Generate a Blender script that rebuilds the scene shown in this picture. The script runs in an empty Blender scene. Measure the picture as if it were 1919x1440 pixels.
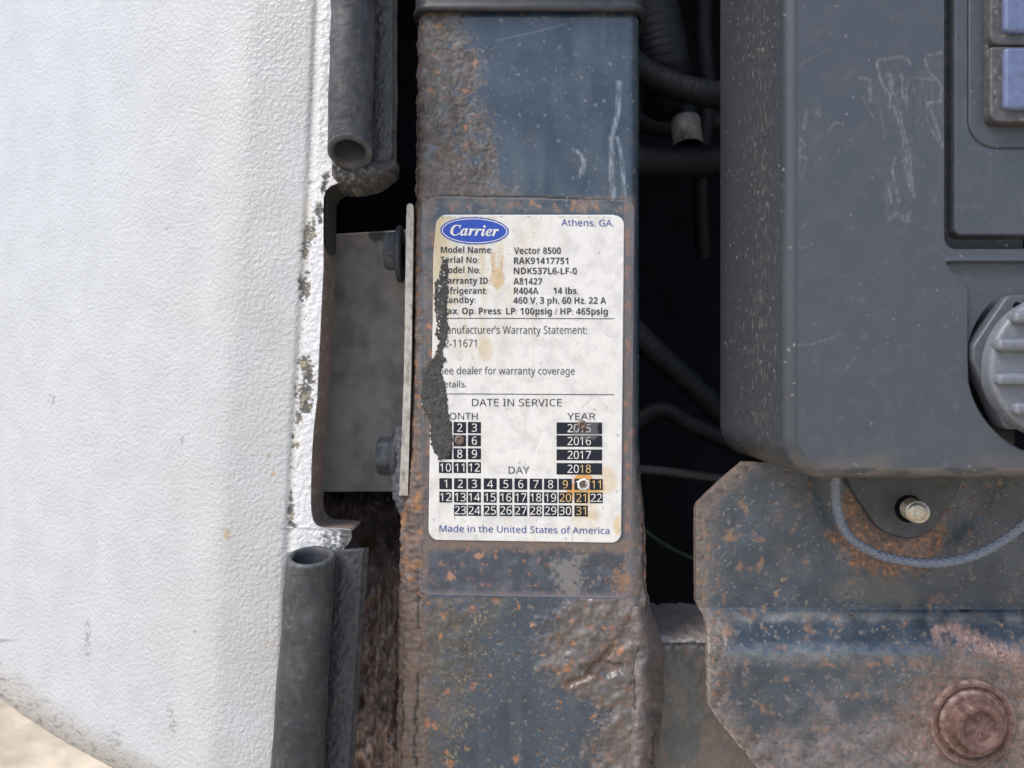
import bpy, math, random
import numpy as np
from mathutils import Vector

# ------------------------------------------------------------------ camera, sky, sun, exposure
SC = bpy.context.scene
COL = SC.collection
D = 0.42                     # metres from the lens to the front face of the post (y = 0)
S = 0.00025                  # metres per photo pixel on that face
CX, CY = 959.5, 720.0

cam_d = bpy.data.cameras.new('camera')
cam_d.sensor_width = 36.0
cam_d.lens = 36.0 * D / (1919 * S)
cam_d.clip_start = 0.01
cam_d.clip_end = 2000
cam_d.dof.use_dof = True
cam_d.dof.focus_distance = D - 0.005
cam_d.dof.aperture_fstop = 10.0
cam = bpy.data.objects.new('camera', cam_d)
cam.location = (0, -D, 0)
cam.rotation_euler = (math.pi / 2, 0, 0)
COL.objects.link(cam)
SC.camera = cam

SUN_DIR = Vector((-0.60, -0.46, 1.0)).normalized()
world = bpy.data.worlds.new('World')
SC.world = world
world.use_nodes = True
wn = world.node_tree
sky = wn.nodes.new('ShaderNodeTexSky')
sky.sky_type = 'NISHITA'
sky.sun_disc = False
sky.sun_elevation = math.asin(SUN_DIR.z)
sky.sun_rotation = math.atan2(SUN_DIR.x, SUN_DIR.y)
sky.dust_density = 2.5
sky.air_density = 1.0
sky.ozone_density = 1.0
wn.nodes['Background'].inputs['Strength'].default_value = 0.14
wn.links.new(sky.outputs[0], wn.nodes['Background'].inputs['Color'])

sun_d = bpy.data.lights.new('sun', 'SUN')
sun_d.energy = 1.3
sun_d.angle = math.radians(24)
sun_d.color = (1.0, 0.975, 0.95)
sun = bpy.data.objects.new('sun', sun_d)
sun.rotation_euler = SUN_DIR.to_track_quat('Z', 'Y').to_euler()
sun.location = (0, 0, 3)
COL.objects.link(sun)

SC.view_settings.view_transform = 'Standard'
SC.view_settings.look = 'None'
SC.view_settings.exposure = 0.78
SC.view_settings.gamma = 1.0
SC.cycles.max_bounces = 8
SC.cycles.use_denoising = True

# ------------------------------------------------------------------ noise
_r = np.random.default_rng(7)
_P = np.concatenate([_r.permutation(512)] * 3)
_G = np.stack([np.cos(np.arange(512) * 2 * np.pi / 512 * 37.0), np.sin(np.arange(512) * 2 * np.pi / 512 * 37.0)], -1)
_U = _r.random(512)

def A(*a):
    return [np.asarray(v, float) for v in a]

def pn(x, y, seed=0):
    xi = np.floor(x).astype(int); yi = np.floor(y).astype(int)
    fx = x - xi; fy = y - yi
    u = fx * fx * fx * (fx * (fx * 6 - 15) + 10); v = fy * fy * fy * (fy * (fy * 6 - 15) + 10)
    def g(i, j):
        h = _P[_P[(xi + i + seed * 71) & 511] + ((yi + j) & 511)]
        return _G[h, 0] * (fx - i) + _G[h, 1] * (fy - j)
    a = g(0, 0) * (1 - u) + g(1, 0) * u
    b = g(0, 1) * (1 - u) + g(1, 1) * u
    return (a * (1 - v) + b * v) * 1.5

def fbm(x, y, s, o=4, seed=0, gain=.5):
    t = 0; a = 1; n = 0
    for k in range(o):
        t = t + a * pn(x / s + 13.7 * k, y / s + 7.1 * k, seed + k); n += a; a *= gain; s /= 2.03
    return t / n

def ridge(x, y, s, o=3, seed=0):
    t = 0; a = 1; n = 0
    for k in range(o):
        t = t + a * (1 - 2.2 * np.abs(pn(x / s + 3.7 * k, y / s, seed + k))); n += a; a *= .5; s /= 2.1
    return t / n

def worley(x, y, s, seed=0):
    x = x / s; y = y / s
    xi = np.floor(x).astype(int); yi = np.floor(y).astype(int)
    f = np.full(np.shape(x), 9.0); idv = np.zeros(np.shape(x))
    for i in (-1, 0, 1):
        for j in (-1, 0, 1):
            h = _P[_P[(xi + i + seed * 31) & 511] + ((yi + j) & 511)]
            dx = xi + i + _U[h] - x; dy = yi + j + _U[(h * 7 + 3) & 511] - y
            d = np.sqrt(dx * dx + dy * dy)
            m = d < f
            f = np.where(m, d, f); idv = np.where(m, _U[(h * 13 + 5) & 511], idv)
    return f, idv

def ss(a, b, x):
    t = np.clip((x - a) / (b - a), 0, 1)
    return t * t * (3 - 2 * t)

def ip(v, pts):
    p = np.array(pts, float)
    return np.interp(v, p[:, 0], p[:, 1])

def blob(x, y, cx, cy, rx, ry, n=0., amt=.35, a=.65, b=1.1):
    return 1 - ss(a, b, np.sqrt(((x - cx) / rx) ** 2 + ((y - cy) / ry) ** 2) + amt * n)

def pdist(x, y, pts):
    d = np.full(np.shape(x), 1e9)
    for (x0, y0), (x1, y1) in zip(pts[:-1], pts[1:]):
        L = (x1 - x0) ** 2 + (y1 - y0) ** 2 + 1e-9
        t = np.clip(((x - x0) * (x1 - x0) + (y - y0) * (y1 - y0)) / L, 0, 1)
        d = np.minimum(d, np.hypot(x - x0 - t * (x1 - x0), y - y0 - t * (y1 - y0)))
    return d

def mixc(c, col, m):
    return c * (1 - m[..., None]) + np.array(col, float) * m[..., None]

def sp(x, y, s, seed, p, r0=.12, r1=.3):
    """sparse specks: worley cells of which the share p carries a dot"""
    f, i = worley(x, y, s, seed)
    k = .45 + 1.1 * ((i * 97.3) % 1)
    f = f + .16 * pn(x / s * 4.1, y / s * 4.1, seed + 5) + .10 * pn(x / s * 9, y / s * 9, seed + 6)
    return (1 - ss(r0 * k, r1 * k, f)) * (i < p)

# ------------------------------------------------------------------ scene bookkeeping
ORG = {}

def W(px, py, y=0.0):
    """photo pixel seen at depth y -> point in the world"""
    px, py, y = np.broadcast_arrays(*A(px, py, y))
    k = (D + y) / D * S
    return np.stack([(px - CX) * k, y, (CY - py) * k], -1)

def thing(name, label, cat, loc, group=None):
    o = bpy.data.objects.new(name, None)
    o.empty_display_size = .01
    COL.objects.link(o)
    loc = np.asarray(loc, float).reshape(3)
    o.location = loc
    ORG[o] = loc
    tag(o, label, cat, group)
    return o

def tag(o, label, cat, group=None):
    o['label'] = label; o['category'] = cat
    if group: o['group'] = group
    return o

def mesh_obj(name, V, F, mat, parent=None, attrs=None, smooth=True, angle=None, org=None):
    """V (n,3) world points; F (m,4) or (m,3) array, or a list of tuples"""
    V = np.asarray(V, float).reshape(-1, 3)
    o0 = ORG[parent] if parent is not None else (np.zeros(3) if org is None else np.asarray(org, float).reshape(3))
    me = bpy.data.meshes.new(name)
    if isinstance(F, np.ndarray):
        k = F.shape[1]
        me.vertices.add(len(V)); me.vertices.foreach_set('co', (V - o0).astype(np.float32).ravel())
        me.loops.add(F.size); me.loops.foreach_set('vertex_index', F.astype(np.int32).ravel())
        me.polygons.add(len(F)); me.polygons.foreach_set('loop_start', np.arange(0, F.size, k, dtype=np.int32))
    else:
        me.from_pydata((V - o0).tolist(), [], F)
    me.update(calc_edges=True)
    me.validate()
    me.polygons.foreach_set('use_smooth', np.full(len(me.polygons), bool(smooth)))
    for an, av in (attrs or {}).items():
        av = np.asarray(av, float).reshape(len(V), -1)
        if av.shape[1] == 1:
            a = me.attributes.new(an, 'FLOAT', 'POINT'); a.data.foreach_set('value', av.astype(np.float32).ravel())
        else:
            a = me.attributes.new(an, 'FLOAT_COLOR', 'POINT')
            a.data.foreach_set('color', np.concatenate([av, np.ones((len(V), 1))], 1).astype(np.float32).ravel())
    if mat: me.materials.append(mat)
    if angle is not None:
        me.set_sharp_from_angle(angle=math.radians(angle))
    o = bpy.data.objects.new(name, me)
    COL.objects.link(o)
    ORG[o] = o0
    if parent is not None: o.parent = parent
    else: o.location = o0
    return o

def gridF(n, m, flip=False, wrap=False):
    i = np.arange(n * m).reshape(n, m)
    if wrap: i = np.concatenate([i, i[:, :1]], 1)
    f = np.stack([i[:-1, :-1], i[1:, :-1], i[1:, 1:], i[:-1, 1:]], -1).reshape(-1, 4)
    return f[:, ::-1] if flip else f

def gmesh(name, P, mat, parent=None, attrs=None, flip=False, wrap=False, org=None, angle=None):
    n, m = P.shape[:2]
    return mesh_obj(name, P, gridF(n, m, flip, wrap), mat, parent, attrs, True, angle, org)

class MB:
    """collects simple shapes into one mesh"""
    def __init__(self): self.v = []; self.f = []
    def add(self, V, F):
        b = len(self.v); self.v.extend([tuple(p) for p in np.asarray(V, float).reshape(-1, 3)])
        self.f.extend([tuple(int(i) + b for i in q) for q in F]); return self
    def box(self, lo, hi):
        x0, y0, z0 = lo; x1, y1, z1 = hi
        return self.add([(x0, y0, z0), (x1, y0, z0), (x1, y1, z0), (x0, y1, z0), (x0, y0, z1), (x1, y0, z1), (x1, y1, z1), (x0, y1, z1)],
                        [(0, 3, 2, 1), (4, 5, 6, 7), (0, 1, 5, 4), (1, 2, 6, 5), (2, 3, 7, 6), (3, 0, 4, 7)])
    def prism(self, poly, y0, y1, chamf=0.0):
        """poly: world (x, z) list counter-clockwise seen from -y; y0 front"""
        p = np.asarray(poly, float); n = len(p); c = p.mean(0)
        rings = []
        if chamf:
            d = p - c; L = np.linalg.norm(d, axis=1, keepdims=True)
            rings.append((p - d / L * chamf, y0)); rings.append((p, y0 + chamf))
        else: rings.append((p, y0))
        rings.append((p, y1))
        V = [(q[0], y, q[1]) for r, y in rings for q in r]
        F = [tuple(range(n))]
        for k in range(len(rings) - 1):
            for i in range(n):
                j = (i + 1) % n
                F.append((k * n + i, (k + 1) * n + i, (k + 1) * n + j, k * n + j))
        F.append(tuple(reversed(range((len(rings) - 1) * n, len(rings) * n))))
        return self.add(V, F)
    def build(self, name, mat, parent=None, smooth=False, angle=30, org=None):
        return mesh_obj(name, self.v, self.f, mat, parent, None, smooth, angle if smooth else None, org)

def sweep(path, r, nseg=24, disp=None, flat=None):
    """tube points along a path; returns grid (rings, nseg, 3)"""
    p = np.asarray(path, float); n = len(p)
    t = np.gradient(p, axis=0); t /= np.linalg.norm(t, axis=1, keepdims=True)
    up = np.array([0, 1.0, 0])
    if abs(t[0] @ up) > .9: up = np.array([1.0, 0, 0])
    nx = np.zeros_like(p); u = up - t[0] * (up @ t[0]); u /= np.linalg.norm(u)
    for i in range(n):
        u = u - t[i] * (u @ t[i]); u /= np.linalg.norm(u); nx[i] = u
    by = np.cross(t, nx)
    th = np.linspace(0, 2 * np.pi, nseg, endpoint=False)
    rr = np.broadcast_to(np.asarray(r, float).reshape(-1, 1) if np.ndim(r) else float(r), (n, nseg)).copy()
    if disp is not None: rr = rr + disp(np.arange(n)[:, None] * np.ones(nseg), th[None, :] * np.ones((n, 1)))
    return p[:, None] + rr[..., None] * (np.cos(th)[None, :, None] * nx[:, None] + np.sin(th)[None, :, None] * by[:, None])

def spline(pts, n):
    p = np.asarray(pts, float); m = len(p)
    q = np.concatenate([2 * p[:1] - p[1:2], p, 2 * p[-1:] - p[-2:-1]])
    t = np.linspace(0, m - 1 - 1e-9, n); i = t.astype(int); f = (t - i)[:, None]
    a, b, c, d = q[i], q[i + 1], q[i + 2], q[i + 3]
    return .5 * (2 * b + (c - a) * f + (2 * a - 5 * b + 4 * c - d) * f ** 2 + (3 * b - a - 3 * c + d) * f ** 3)

# ------------------------------------------------------------------ materials
def surf(name, col=None, rgh=.5, var=.15, vscale=350, bump=(), spec=.5, metal=0., coat=0., wear=None, stretch=None):
    """col None: colour from the 'col' attribute, rgh None: roughness from 'rgh'; bump: (scale, strength, distance m, detail)"""
    m = bpy.data.materials.new(name); m.use_nodes = True
    nt = m.node_tree; N = nt.nodes; L = nt.links
    b = N['Principled BSDF']
    tc = N.new('ShaderNodeTexCoord')
    co = tc.outputs['Object']
    if stretch:
        mp = N.new('ShaderNodeMapping'); mp.inputs['Scale'].default_value = stretch
        L.new(co, mp.inputs['Vector']); co = mp.outputs[0]
    def noise(s, d=5, dist=0.):
        n = N.new('ShaderNodeTexNoise'); n.inputs['Scale'].default_value = s; n.inputs['Detail'].default_value = d
        n.inputs['Distortion'].default_value = dist; L.new(co, n.inputs['Vector']); return n.outputs['Fac']
    if col is None:
        a = N.new('ShaderNodeAttribute'); a.attribute_name = 'col'; c = a.outputs['Color']
    else:
        r = N.new('ShaderNodeRGB'); r.outputs[0].default_value = (*col, 1); c = r.outputs[0]
    mr = N.new('ShaderNodeMapRange'); mr.inputs['From Min'].default_value = .3; mr.inputs['From Max'].default_value = .7
    mr.inputs['To Min'].default_value = 1 - var; mr.inputs['To Max'].default_value = 1 + var
    L.new(noise(vscale), mr.inputs['Value'])
    sc = N.new('ShaderNodeVectorMath'); sc.operation = 'SCALE'; L.new(c, sc.inputs[0]); L.new(mr.outputs[0], sc.inputs['Scale'])
    c = sc.outputs[0]
    if wear:                                   # (scale, threshold, colour, width)
        rp = N.new('ShaderNodeMapRange'); rp.inputs['From Min'].default_value = wear[1]; rp.inputs['From Max'].default_value = wear[1] + wear[3]
        L.new(noise(wear[0], 6), rp.inputs['Value'])
        mx = N.new('ShaderNodeMix'); mx.data_type = 'RGBA'; L.new(rp.outputs[0], mx.inputs['Factor'])
        L.new(c, mx.inputs['A']); mx.inputs['B'].default_value = (*wear[2], 1); c = mx.outputs['Result']
    L.new(c, b.inputs['Base Color'])
    if rgh is None:
        a = N.new('ShaderNodeAttribute'); a.attribute_name = 'rgh'; L.new(a.outputs['Fac'], b.inputs['Roughness'])
    else: b.inputs['Roughness'].default_value = rgh
    b.inputs['Specular IOR Level'].default_value = spec
    b.inputs['Metallic'].default_value = metal
    b.inputs['Coat Weight'].default_value = coat
    prev = None
    for q in bump:
        bp = N.new('ShaderNodeBump'); bp.inputs['Strength'].default_value = q[1]; bp.inputs['Distance'].default_value = q[2]
        h = noise(q[0], q[3] if len(q) > 3 else 4, q[4] if len(q) > 4 else 0.)
        L.new(h, bp.inputs['Height'])
        if prev: L.new(prev, bp.inputs['Normal'])
        prev = bp.outputs[0]
    if prev: L.new(prev, b.inputs['Normal'])
    return m

def ink(name, col, gaps=.36, back=(.7, .69, .64)):
    """printed ink whose worn specks show the paper colour"""
    return surf(name, col, .5, .2, 500, spec=.3, wear=(1500, 1 - gaps, back, .1))

M = {}
M['panel'] = surf('white_grained_plastic', None, .42, .05, 60, bump=((560, .7, .0009, 1.5, .3), (1200, .3, .0003, 2)), spec=.5)
M['flange'] = surf('rim_of_moulded_panel', None, .7, .22, 500, bump=((900, .3, .0004),))
M['rubber'] = surf('black_rubber_with_dust', None, None, .22, 260, bump=((1400, .2, .0002, 3),), spec=.4)
M['steel'] = surf('painted_rusting_steel', None, None, .16, 900, bump=((1500, .15, .0002, 4),), spec=.8)
M['plastic'] = surf('dark_grey_plastic', None, None, .12, 1500, bump=((2600, .16, .0002, 2),), spec=.45)
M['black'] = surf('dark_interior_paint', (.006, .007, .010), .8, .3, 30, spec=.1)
M['alu'] = surf('dull_galvanised_plate', None, .5, .15, 120, bump=((700, .15, .0002),), metal=.25)
M['paper'] = surf('printed_label_paper', None, .42, .05, 700, bump=((900, .12, .0001, 3),), spec=.4)
M['black_ink'] = ink('black_ink', (.038, .040, .048), .40)
M['grey_ink'] = ink('thin_grey_ink', (.06, .063, .075), .36)
M['blue_ink'] = ink('blue_ink', (.035, .065, .30), .3)
M['cell_ink'] = ink('dark_cell_ink', (.012, .015, .026), .26, (.2, .2, .2))
M['white_ink'] = ink('white_paper_showing', (.72, .72, .69), .25, (.45, .44, .40))
M['stained_ink'] = ink('rust_stained_print', (.62, .43, .17), .25, (.4, .25, .1))
M['logo_blue'] = surf('logo_blue_ink', (.022, .07, .42), .35, .12, 600, spec=.5, wear=(1800, .70, (.3, .36, .6), .1))
M['tar'] = surf('dark_tar_residue', None, .75, .3, 900, bump=((1300, .6, .0006, 4),), spec=.4)
M['hose'] = surf('taped_cable_loom', (.010, .011, .014), .6, .3, 150, bump=((500, .3, .0005),), spec=.3)
M['bright_steel'] = surf('bare_zinc_steel', (.50, .46, .38), .38, .25, 900, bump=((1200, .3, .0002),), metal=.75)
M['rust'] = surf('red_brown_rust', None, .8, .25, 700, bump=((900, .5, .0005, 5),), spec=.25)
M['cord'] = surf('grey_braided_cord', (.17, .195, .24), .6, .2, 700, bump=((2500, .3, .0002),))
M['ground'] = surf('dry_sandy_ground', (.56, .46, .33), .9, .35, 6, bump=((30, .6, .02, 8),), wear=(3, .55, (.22, .17, .12), .15))

def rsheet(pys, xl, xr, ncol):
    pys = np.asarray(pys, float)
    t = np.linspace(0, 1, ncol)
    L_ = xl(pys)[:, None]; R_ = xr(pys)[:, None]
    return L_ + (R_ - L_) * t, np.repeat(pys[:, None], ncol, 1)

def skirt(P, d, sides='lrtb', attrs=()):
    """close a sheet with walls running d metres back from its edges"""
    pads = [(1 if 't' in sides else 0, 1 if 'b' in sides else 0), (1 if 'l' in sides else 0, 1 if 'r' in sides else 0)]
    Q = np.pad(P, pads + [(0, 0)], mode='edge')
    if 't' in sides: Q[0, :, 1] += d
    if 'b' in sides: Q[-1, :, 1] += d
    if 'l' in sides: Q[:, 0, 1] += d
    if 'r' in sides: Q[:, -1, 1] += d
    out = [np.pad(a, pads + [(0, 0)] * (a.ndim - 2), mode='edge') for a in attrs]
    return (Q, *out)

# ------------------------------------------------------------------ ground and the dark compartment behind
gv = [(-200, -200, -1.25), (200, -200, -1.25), (200, 200, -1.25), (-200, 200, -1.25)]
g = mesh_obj('ground', gv, [(0, 1, 2, 3)], M['ground']); g['kind'] = 'structure'
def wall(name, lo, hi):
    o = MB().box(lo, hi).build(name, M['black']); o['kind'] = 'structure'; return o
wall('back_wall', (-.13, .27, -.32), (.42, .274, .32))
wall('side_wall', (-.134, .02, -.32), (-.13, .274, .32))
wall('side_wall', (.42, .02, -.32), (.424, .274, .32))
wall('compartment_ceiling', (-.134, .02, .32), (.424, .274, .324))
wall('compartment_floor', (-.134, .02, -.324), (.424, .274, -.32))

# ------------------------------------------------------------------ white moulded cover panel
pan = thing('cover_panel', 'white pebble-grained moulded cover with chipped edge beside the rubber seals', 'cover panel', W(300, 1380, 0.0))
XC = [(-60, 597), (0, 595), (300, 582), (500, 571), (800, 551), (1000, 541), (1440, 522), (1520, 518)]
EDGE = [(-60, 650), (338, 650), (343, 632), (348, 620), (356, 611), (370, 606.5), (400, 606), (500, 606), (560, 603), (700, 596), (750, 594),
        (800, 588), (860, 584), (930, 582), (958, 583), (975, 586), (985, 592), (990.5, 603), (992, 625), (994, 652), (998, 658), (1008, 660), (1022, 652), (1034, 640),
        (1044, 600), (1440, 545), (1520, 535)]
BOT = [(-60, -60), (1262, -60), (1310, 0), (1340, 40), (1366, 80), (1397, 130), (1440, 210), (1520, 390)]
pys = np.unique(np.concatenate([np.arange(-60, 1521, 2.5), np.array([e[0] for e in EDGE], float)]))
X, Y = rsheet(pys, lambda v: ip(v, BOT), lambda v: ip(v, EDGE), 264)
def panel_depth(X, Y):
    xc = ip(Y, XC)
    d = np.maximum(0, xc - X)
    e0 = np.maximum(0, d - 110)
    y = -0.012 + .010 * d / 590 + 0.085 * (e0 / 480) ** 1.7 + .0035 * ss(120, 210, d)
    y = y + 0.0011 * np.exp(-((X - xc) / 7) ** 2) - .0004 * ss(0, 12, X - xc)
    e = np.clip((X - ip(Y, BOT)) * .52, 0, 60) / 60
    e = np.where(Y > 1200, e, 1)
    y = y + 0.022 * (1 - np.sqrt(np.clip(1 - (1 - e) ** 2, 0, 1)))
    return y
n1 = fbm(X, Y, 14, 3, 3)
xc = ip(Y, XC); xr = ip(Y, EDGE)
right = X - xc
c = np.ones(X.shape + (3,)) * np.array([.475, .492, .517])
warm = ss(420, 30, xc - X) * (.55 + .5 * fbm(X, Y, 160, 3, 5))  # shading of the front-facing right side painted in, with some yellowish staining
c = mixc(c, (.47, .465, .44), np.clip(warm, 0, .85))
c = mixc(c, (.74, .74, .75), ss(0, 16, right) * .8)
c = mixc(c, (.50, .46, .36), np.exp(-((X - (542 - .012 * Y)) / 7) ** 2) * np.clip(.25 + 1.1 * fbm(X, Y * .3, 40, 3, 9), 0, 1) * ss(260, 20, Y) * .7)
c = mixc(c, (.58, .55, .46), np.exp(-(right / 6) ** 2) * np.clip(.3 + fbm(X, Y, 70, 3, 8), 0, 1) * .55)
for bx, by, r in ((503, 854, 4), (512, 889, 5), (535, 941, 3), (425, 1003, 9), (484, 690, 3), (535, 800, 3)):
    c = mixc(c, (.42, .27, .10), blob(X, Y, bx, by, r * .9, r * 1.1, n1) * .55)
sc = np.zeros(X.shape)
for bx, by, rx, ry in ((97, 752, 8, 20), (340, 828, 5, 14), (364, 1183, 4, 5), (212, 1385, 16, 22), (318, 1335, 7, 20), (325, 1362, 8, 22), (165, 1190, 6, 40), (393, 1325, 4, 4), (163, 1215, 10, 25), (55, 1330, 30, 16), (75, 1350, 28, 14), (310, 425, 10, 5)):
    sc = np.maximum(sc, blob(X, Y, bx, by, rx, ry, n1, .8) * (fbm(X, Y, 7, 3, 21) > .02))
c = mixc(c, (.12, .12, .13), sc * .42)
be = ss(70, 0, (X - ip(Y, BOT)) * .52) * (Y > 1240)
c = mixc(c, (.50, .47, .41), be * .4)
c = mixc(c, (.05, .045, .04), be * (fbm(X, Y, 10, 4, 31) > .22) * .6)
# chipped paint along the edge
chip = np.zeros(X.shape)
nn = fbm(X, Y, 9, 3, 41) * 1.1 + fbm(X, Y, 4, 2, 43) * .6
for bx, by, rx, ry in ((606, 354, 6, 10), (612, 335, 8, 12), (597, 395, 10, 14), (601, 412, 5, 8), (580, 440, 11, 20), (572, 470, 7, 17), (575, 512, 5, 5), (570, 538, 11, 22), (576, 552, 6, 10), (571, 680, 13, 14), (577, 700, 13, 26), (571, 740, 15, 30), (574, 765, 14, 14), (560, 785, 7, 12), (549, 820, 3, 4), (555, 838, 8, 5), (546, 960, 7, 16), (547, 985, 8, 7), (546, 935, 4, 10), (588, 425, 4, 20)):
    chip = np.maximum(chip, blob(X, Y, bx, by, rx, ry, nn, .9, .75, .95))
specks = np.exp(-((X - (xc + 4)) / 8) ** 2) * (fbm(X, Y, 5, 2, 47) > .42) * ss(330, 420, Y) * ss(1000, 930, Y)
chip = np.maximum(chip, specks)
c = mixc(c, (.12, .115, .105), chip)
c = mixc(c, (.27, .24, .16), chip * (fbm(X, Y, 16, 3, 51) > .18) * .9)
lowlip = ss(975, 1000, Y) * ss(590, 610, X) 
c = mixc(c, (.20, .20, .20), lowlip * (fbm(X, Y, 8, 4, 53) > -.02) * .9)
c = mixc(c, (.12, .12, .12), lowlip * ss(632, 642, X))
dep = panel_depth(X, Y) + chip * .0006 + lowlip * .0012 * fbm(X, Y, 9, 3, 54)
dep = dep - .0005 * ss(0, 10, right) * fbm(X, Y, 12, 3, 55)
P = W(X, Y, dep)
gmesh('shell', P, M['panel'], pan, {'col': c})

# edge of the notch, 27 mm deep
RIM = [(676, 339), (655, 340), (632, 343), (620, 348), (611, 356), (606.5, 370), (606, 400), (606, 500), (603, 560), (596, 700), (594, 750), (588, 800), (584, 860), (582, 930),
       (583, 958), (586, 975), (592, 985), (603, 990.5), (625, 992), (652, 994), (658, 998)]
rp = spline(RIM, 420)
front = W(rp[:, 0], rp[:, 1], panel_depth(rp[:, 0], rp[:, 1]) + .0003)
steps = np.linspace(0, 1, 14)
Pr = front[:, None] + np.stack([steps * 0, steps * .027, steps * 0], -1)[None]
RX, RY = np.repeat(rp[:, :1], 14, 1), np.repeat(rp[:, 1:], 14, 1)
q = steps[None] * 28
c = np.ones(RX.shape + (3,)) * np.array([.20, .15, .125])
c = mixc(c, (.30, .26, .22), np.clip(fbm(q * 1.0, RY, 20, 3, 61) * 1.2, 0, 1))
c = mixc(c, (.10, .085, .08), np.clip(fbm(q, RY * .3, 9, 3, 63) + .1, 0, 1) * .8)
c = mixc(c, (.70, .69, .66), ss(2.2, .6, q + 1.2 * fbm(q * 0, RY, 8, 3, 64)))
c = mixc(c, (.07, .07, .07), ss(475, 440, RY) * .8)
Pr[..., 0] += .0005 * fbm(RX + q * 3, RY, 16, 3, 65)
gmesh('return_flange', Pr, M['flange'], pan, {'col': c}, flip=True)
# strip of old rubber stuck on the upper part of that edge
k = (rp[:, 1] > 346) & (rp[:, 1] < 470)
fr = front[k] + np.array([.0007, 0, 0])
t = np.linspace(0, 1, 12); ny = rp[k][:, 1]
halfw = np.sqrt(np.clip((470 - ny) / 14, 0, 1))
yy = .0135 + (t[None] - .5) * 2 * .0128 * halfw[:, None]
Ps = np.repeat(fr[:, None], 12, 1); Ps[..., 1] = fr[:, None, 1] + yy
Ps[..., 0] += .0007 * (1 - (2 * t - 1) ** 6)[None] + .0003 * fbm(yy * 3000, np.repeat(ny[:, None], 12, 1), 12, 3, 66)
gmesh('rubber_strip', Ps, M['rubber'], pan, {'col': np.ones(Ps.shape) * .032, 'rgh': np.full(Ps.shape[:2], .7)}, flip=True)

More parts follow.
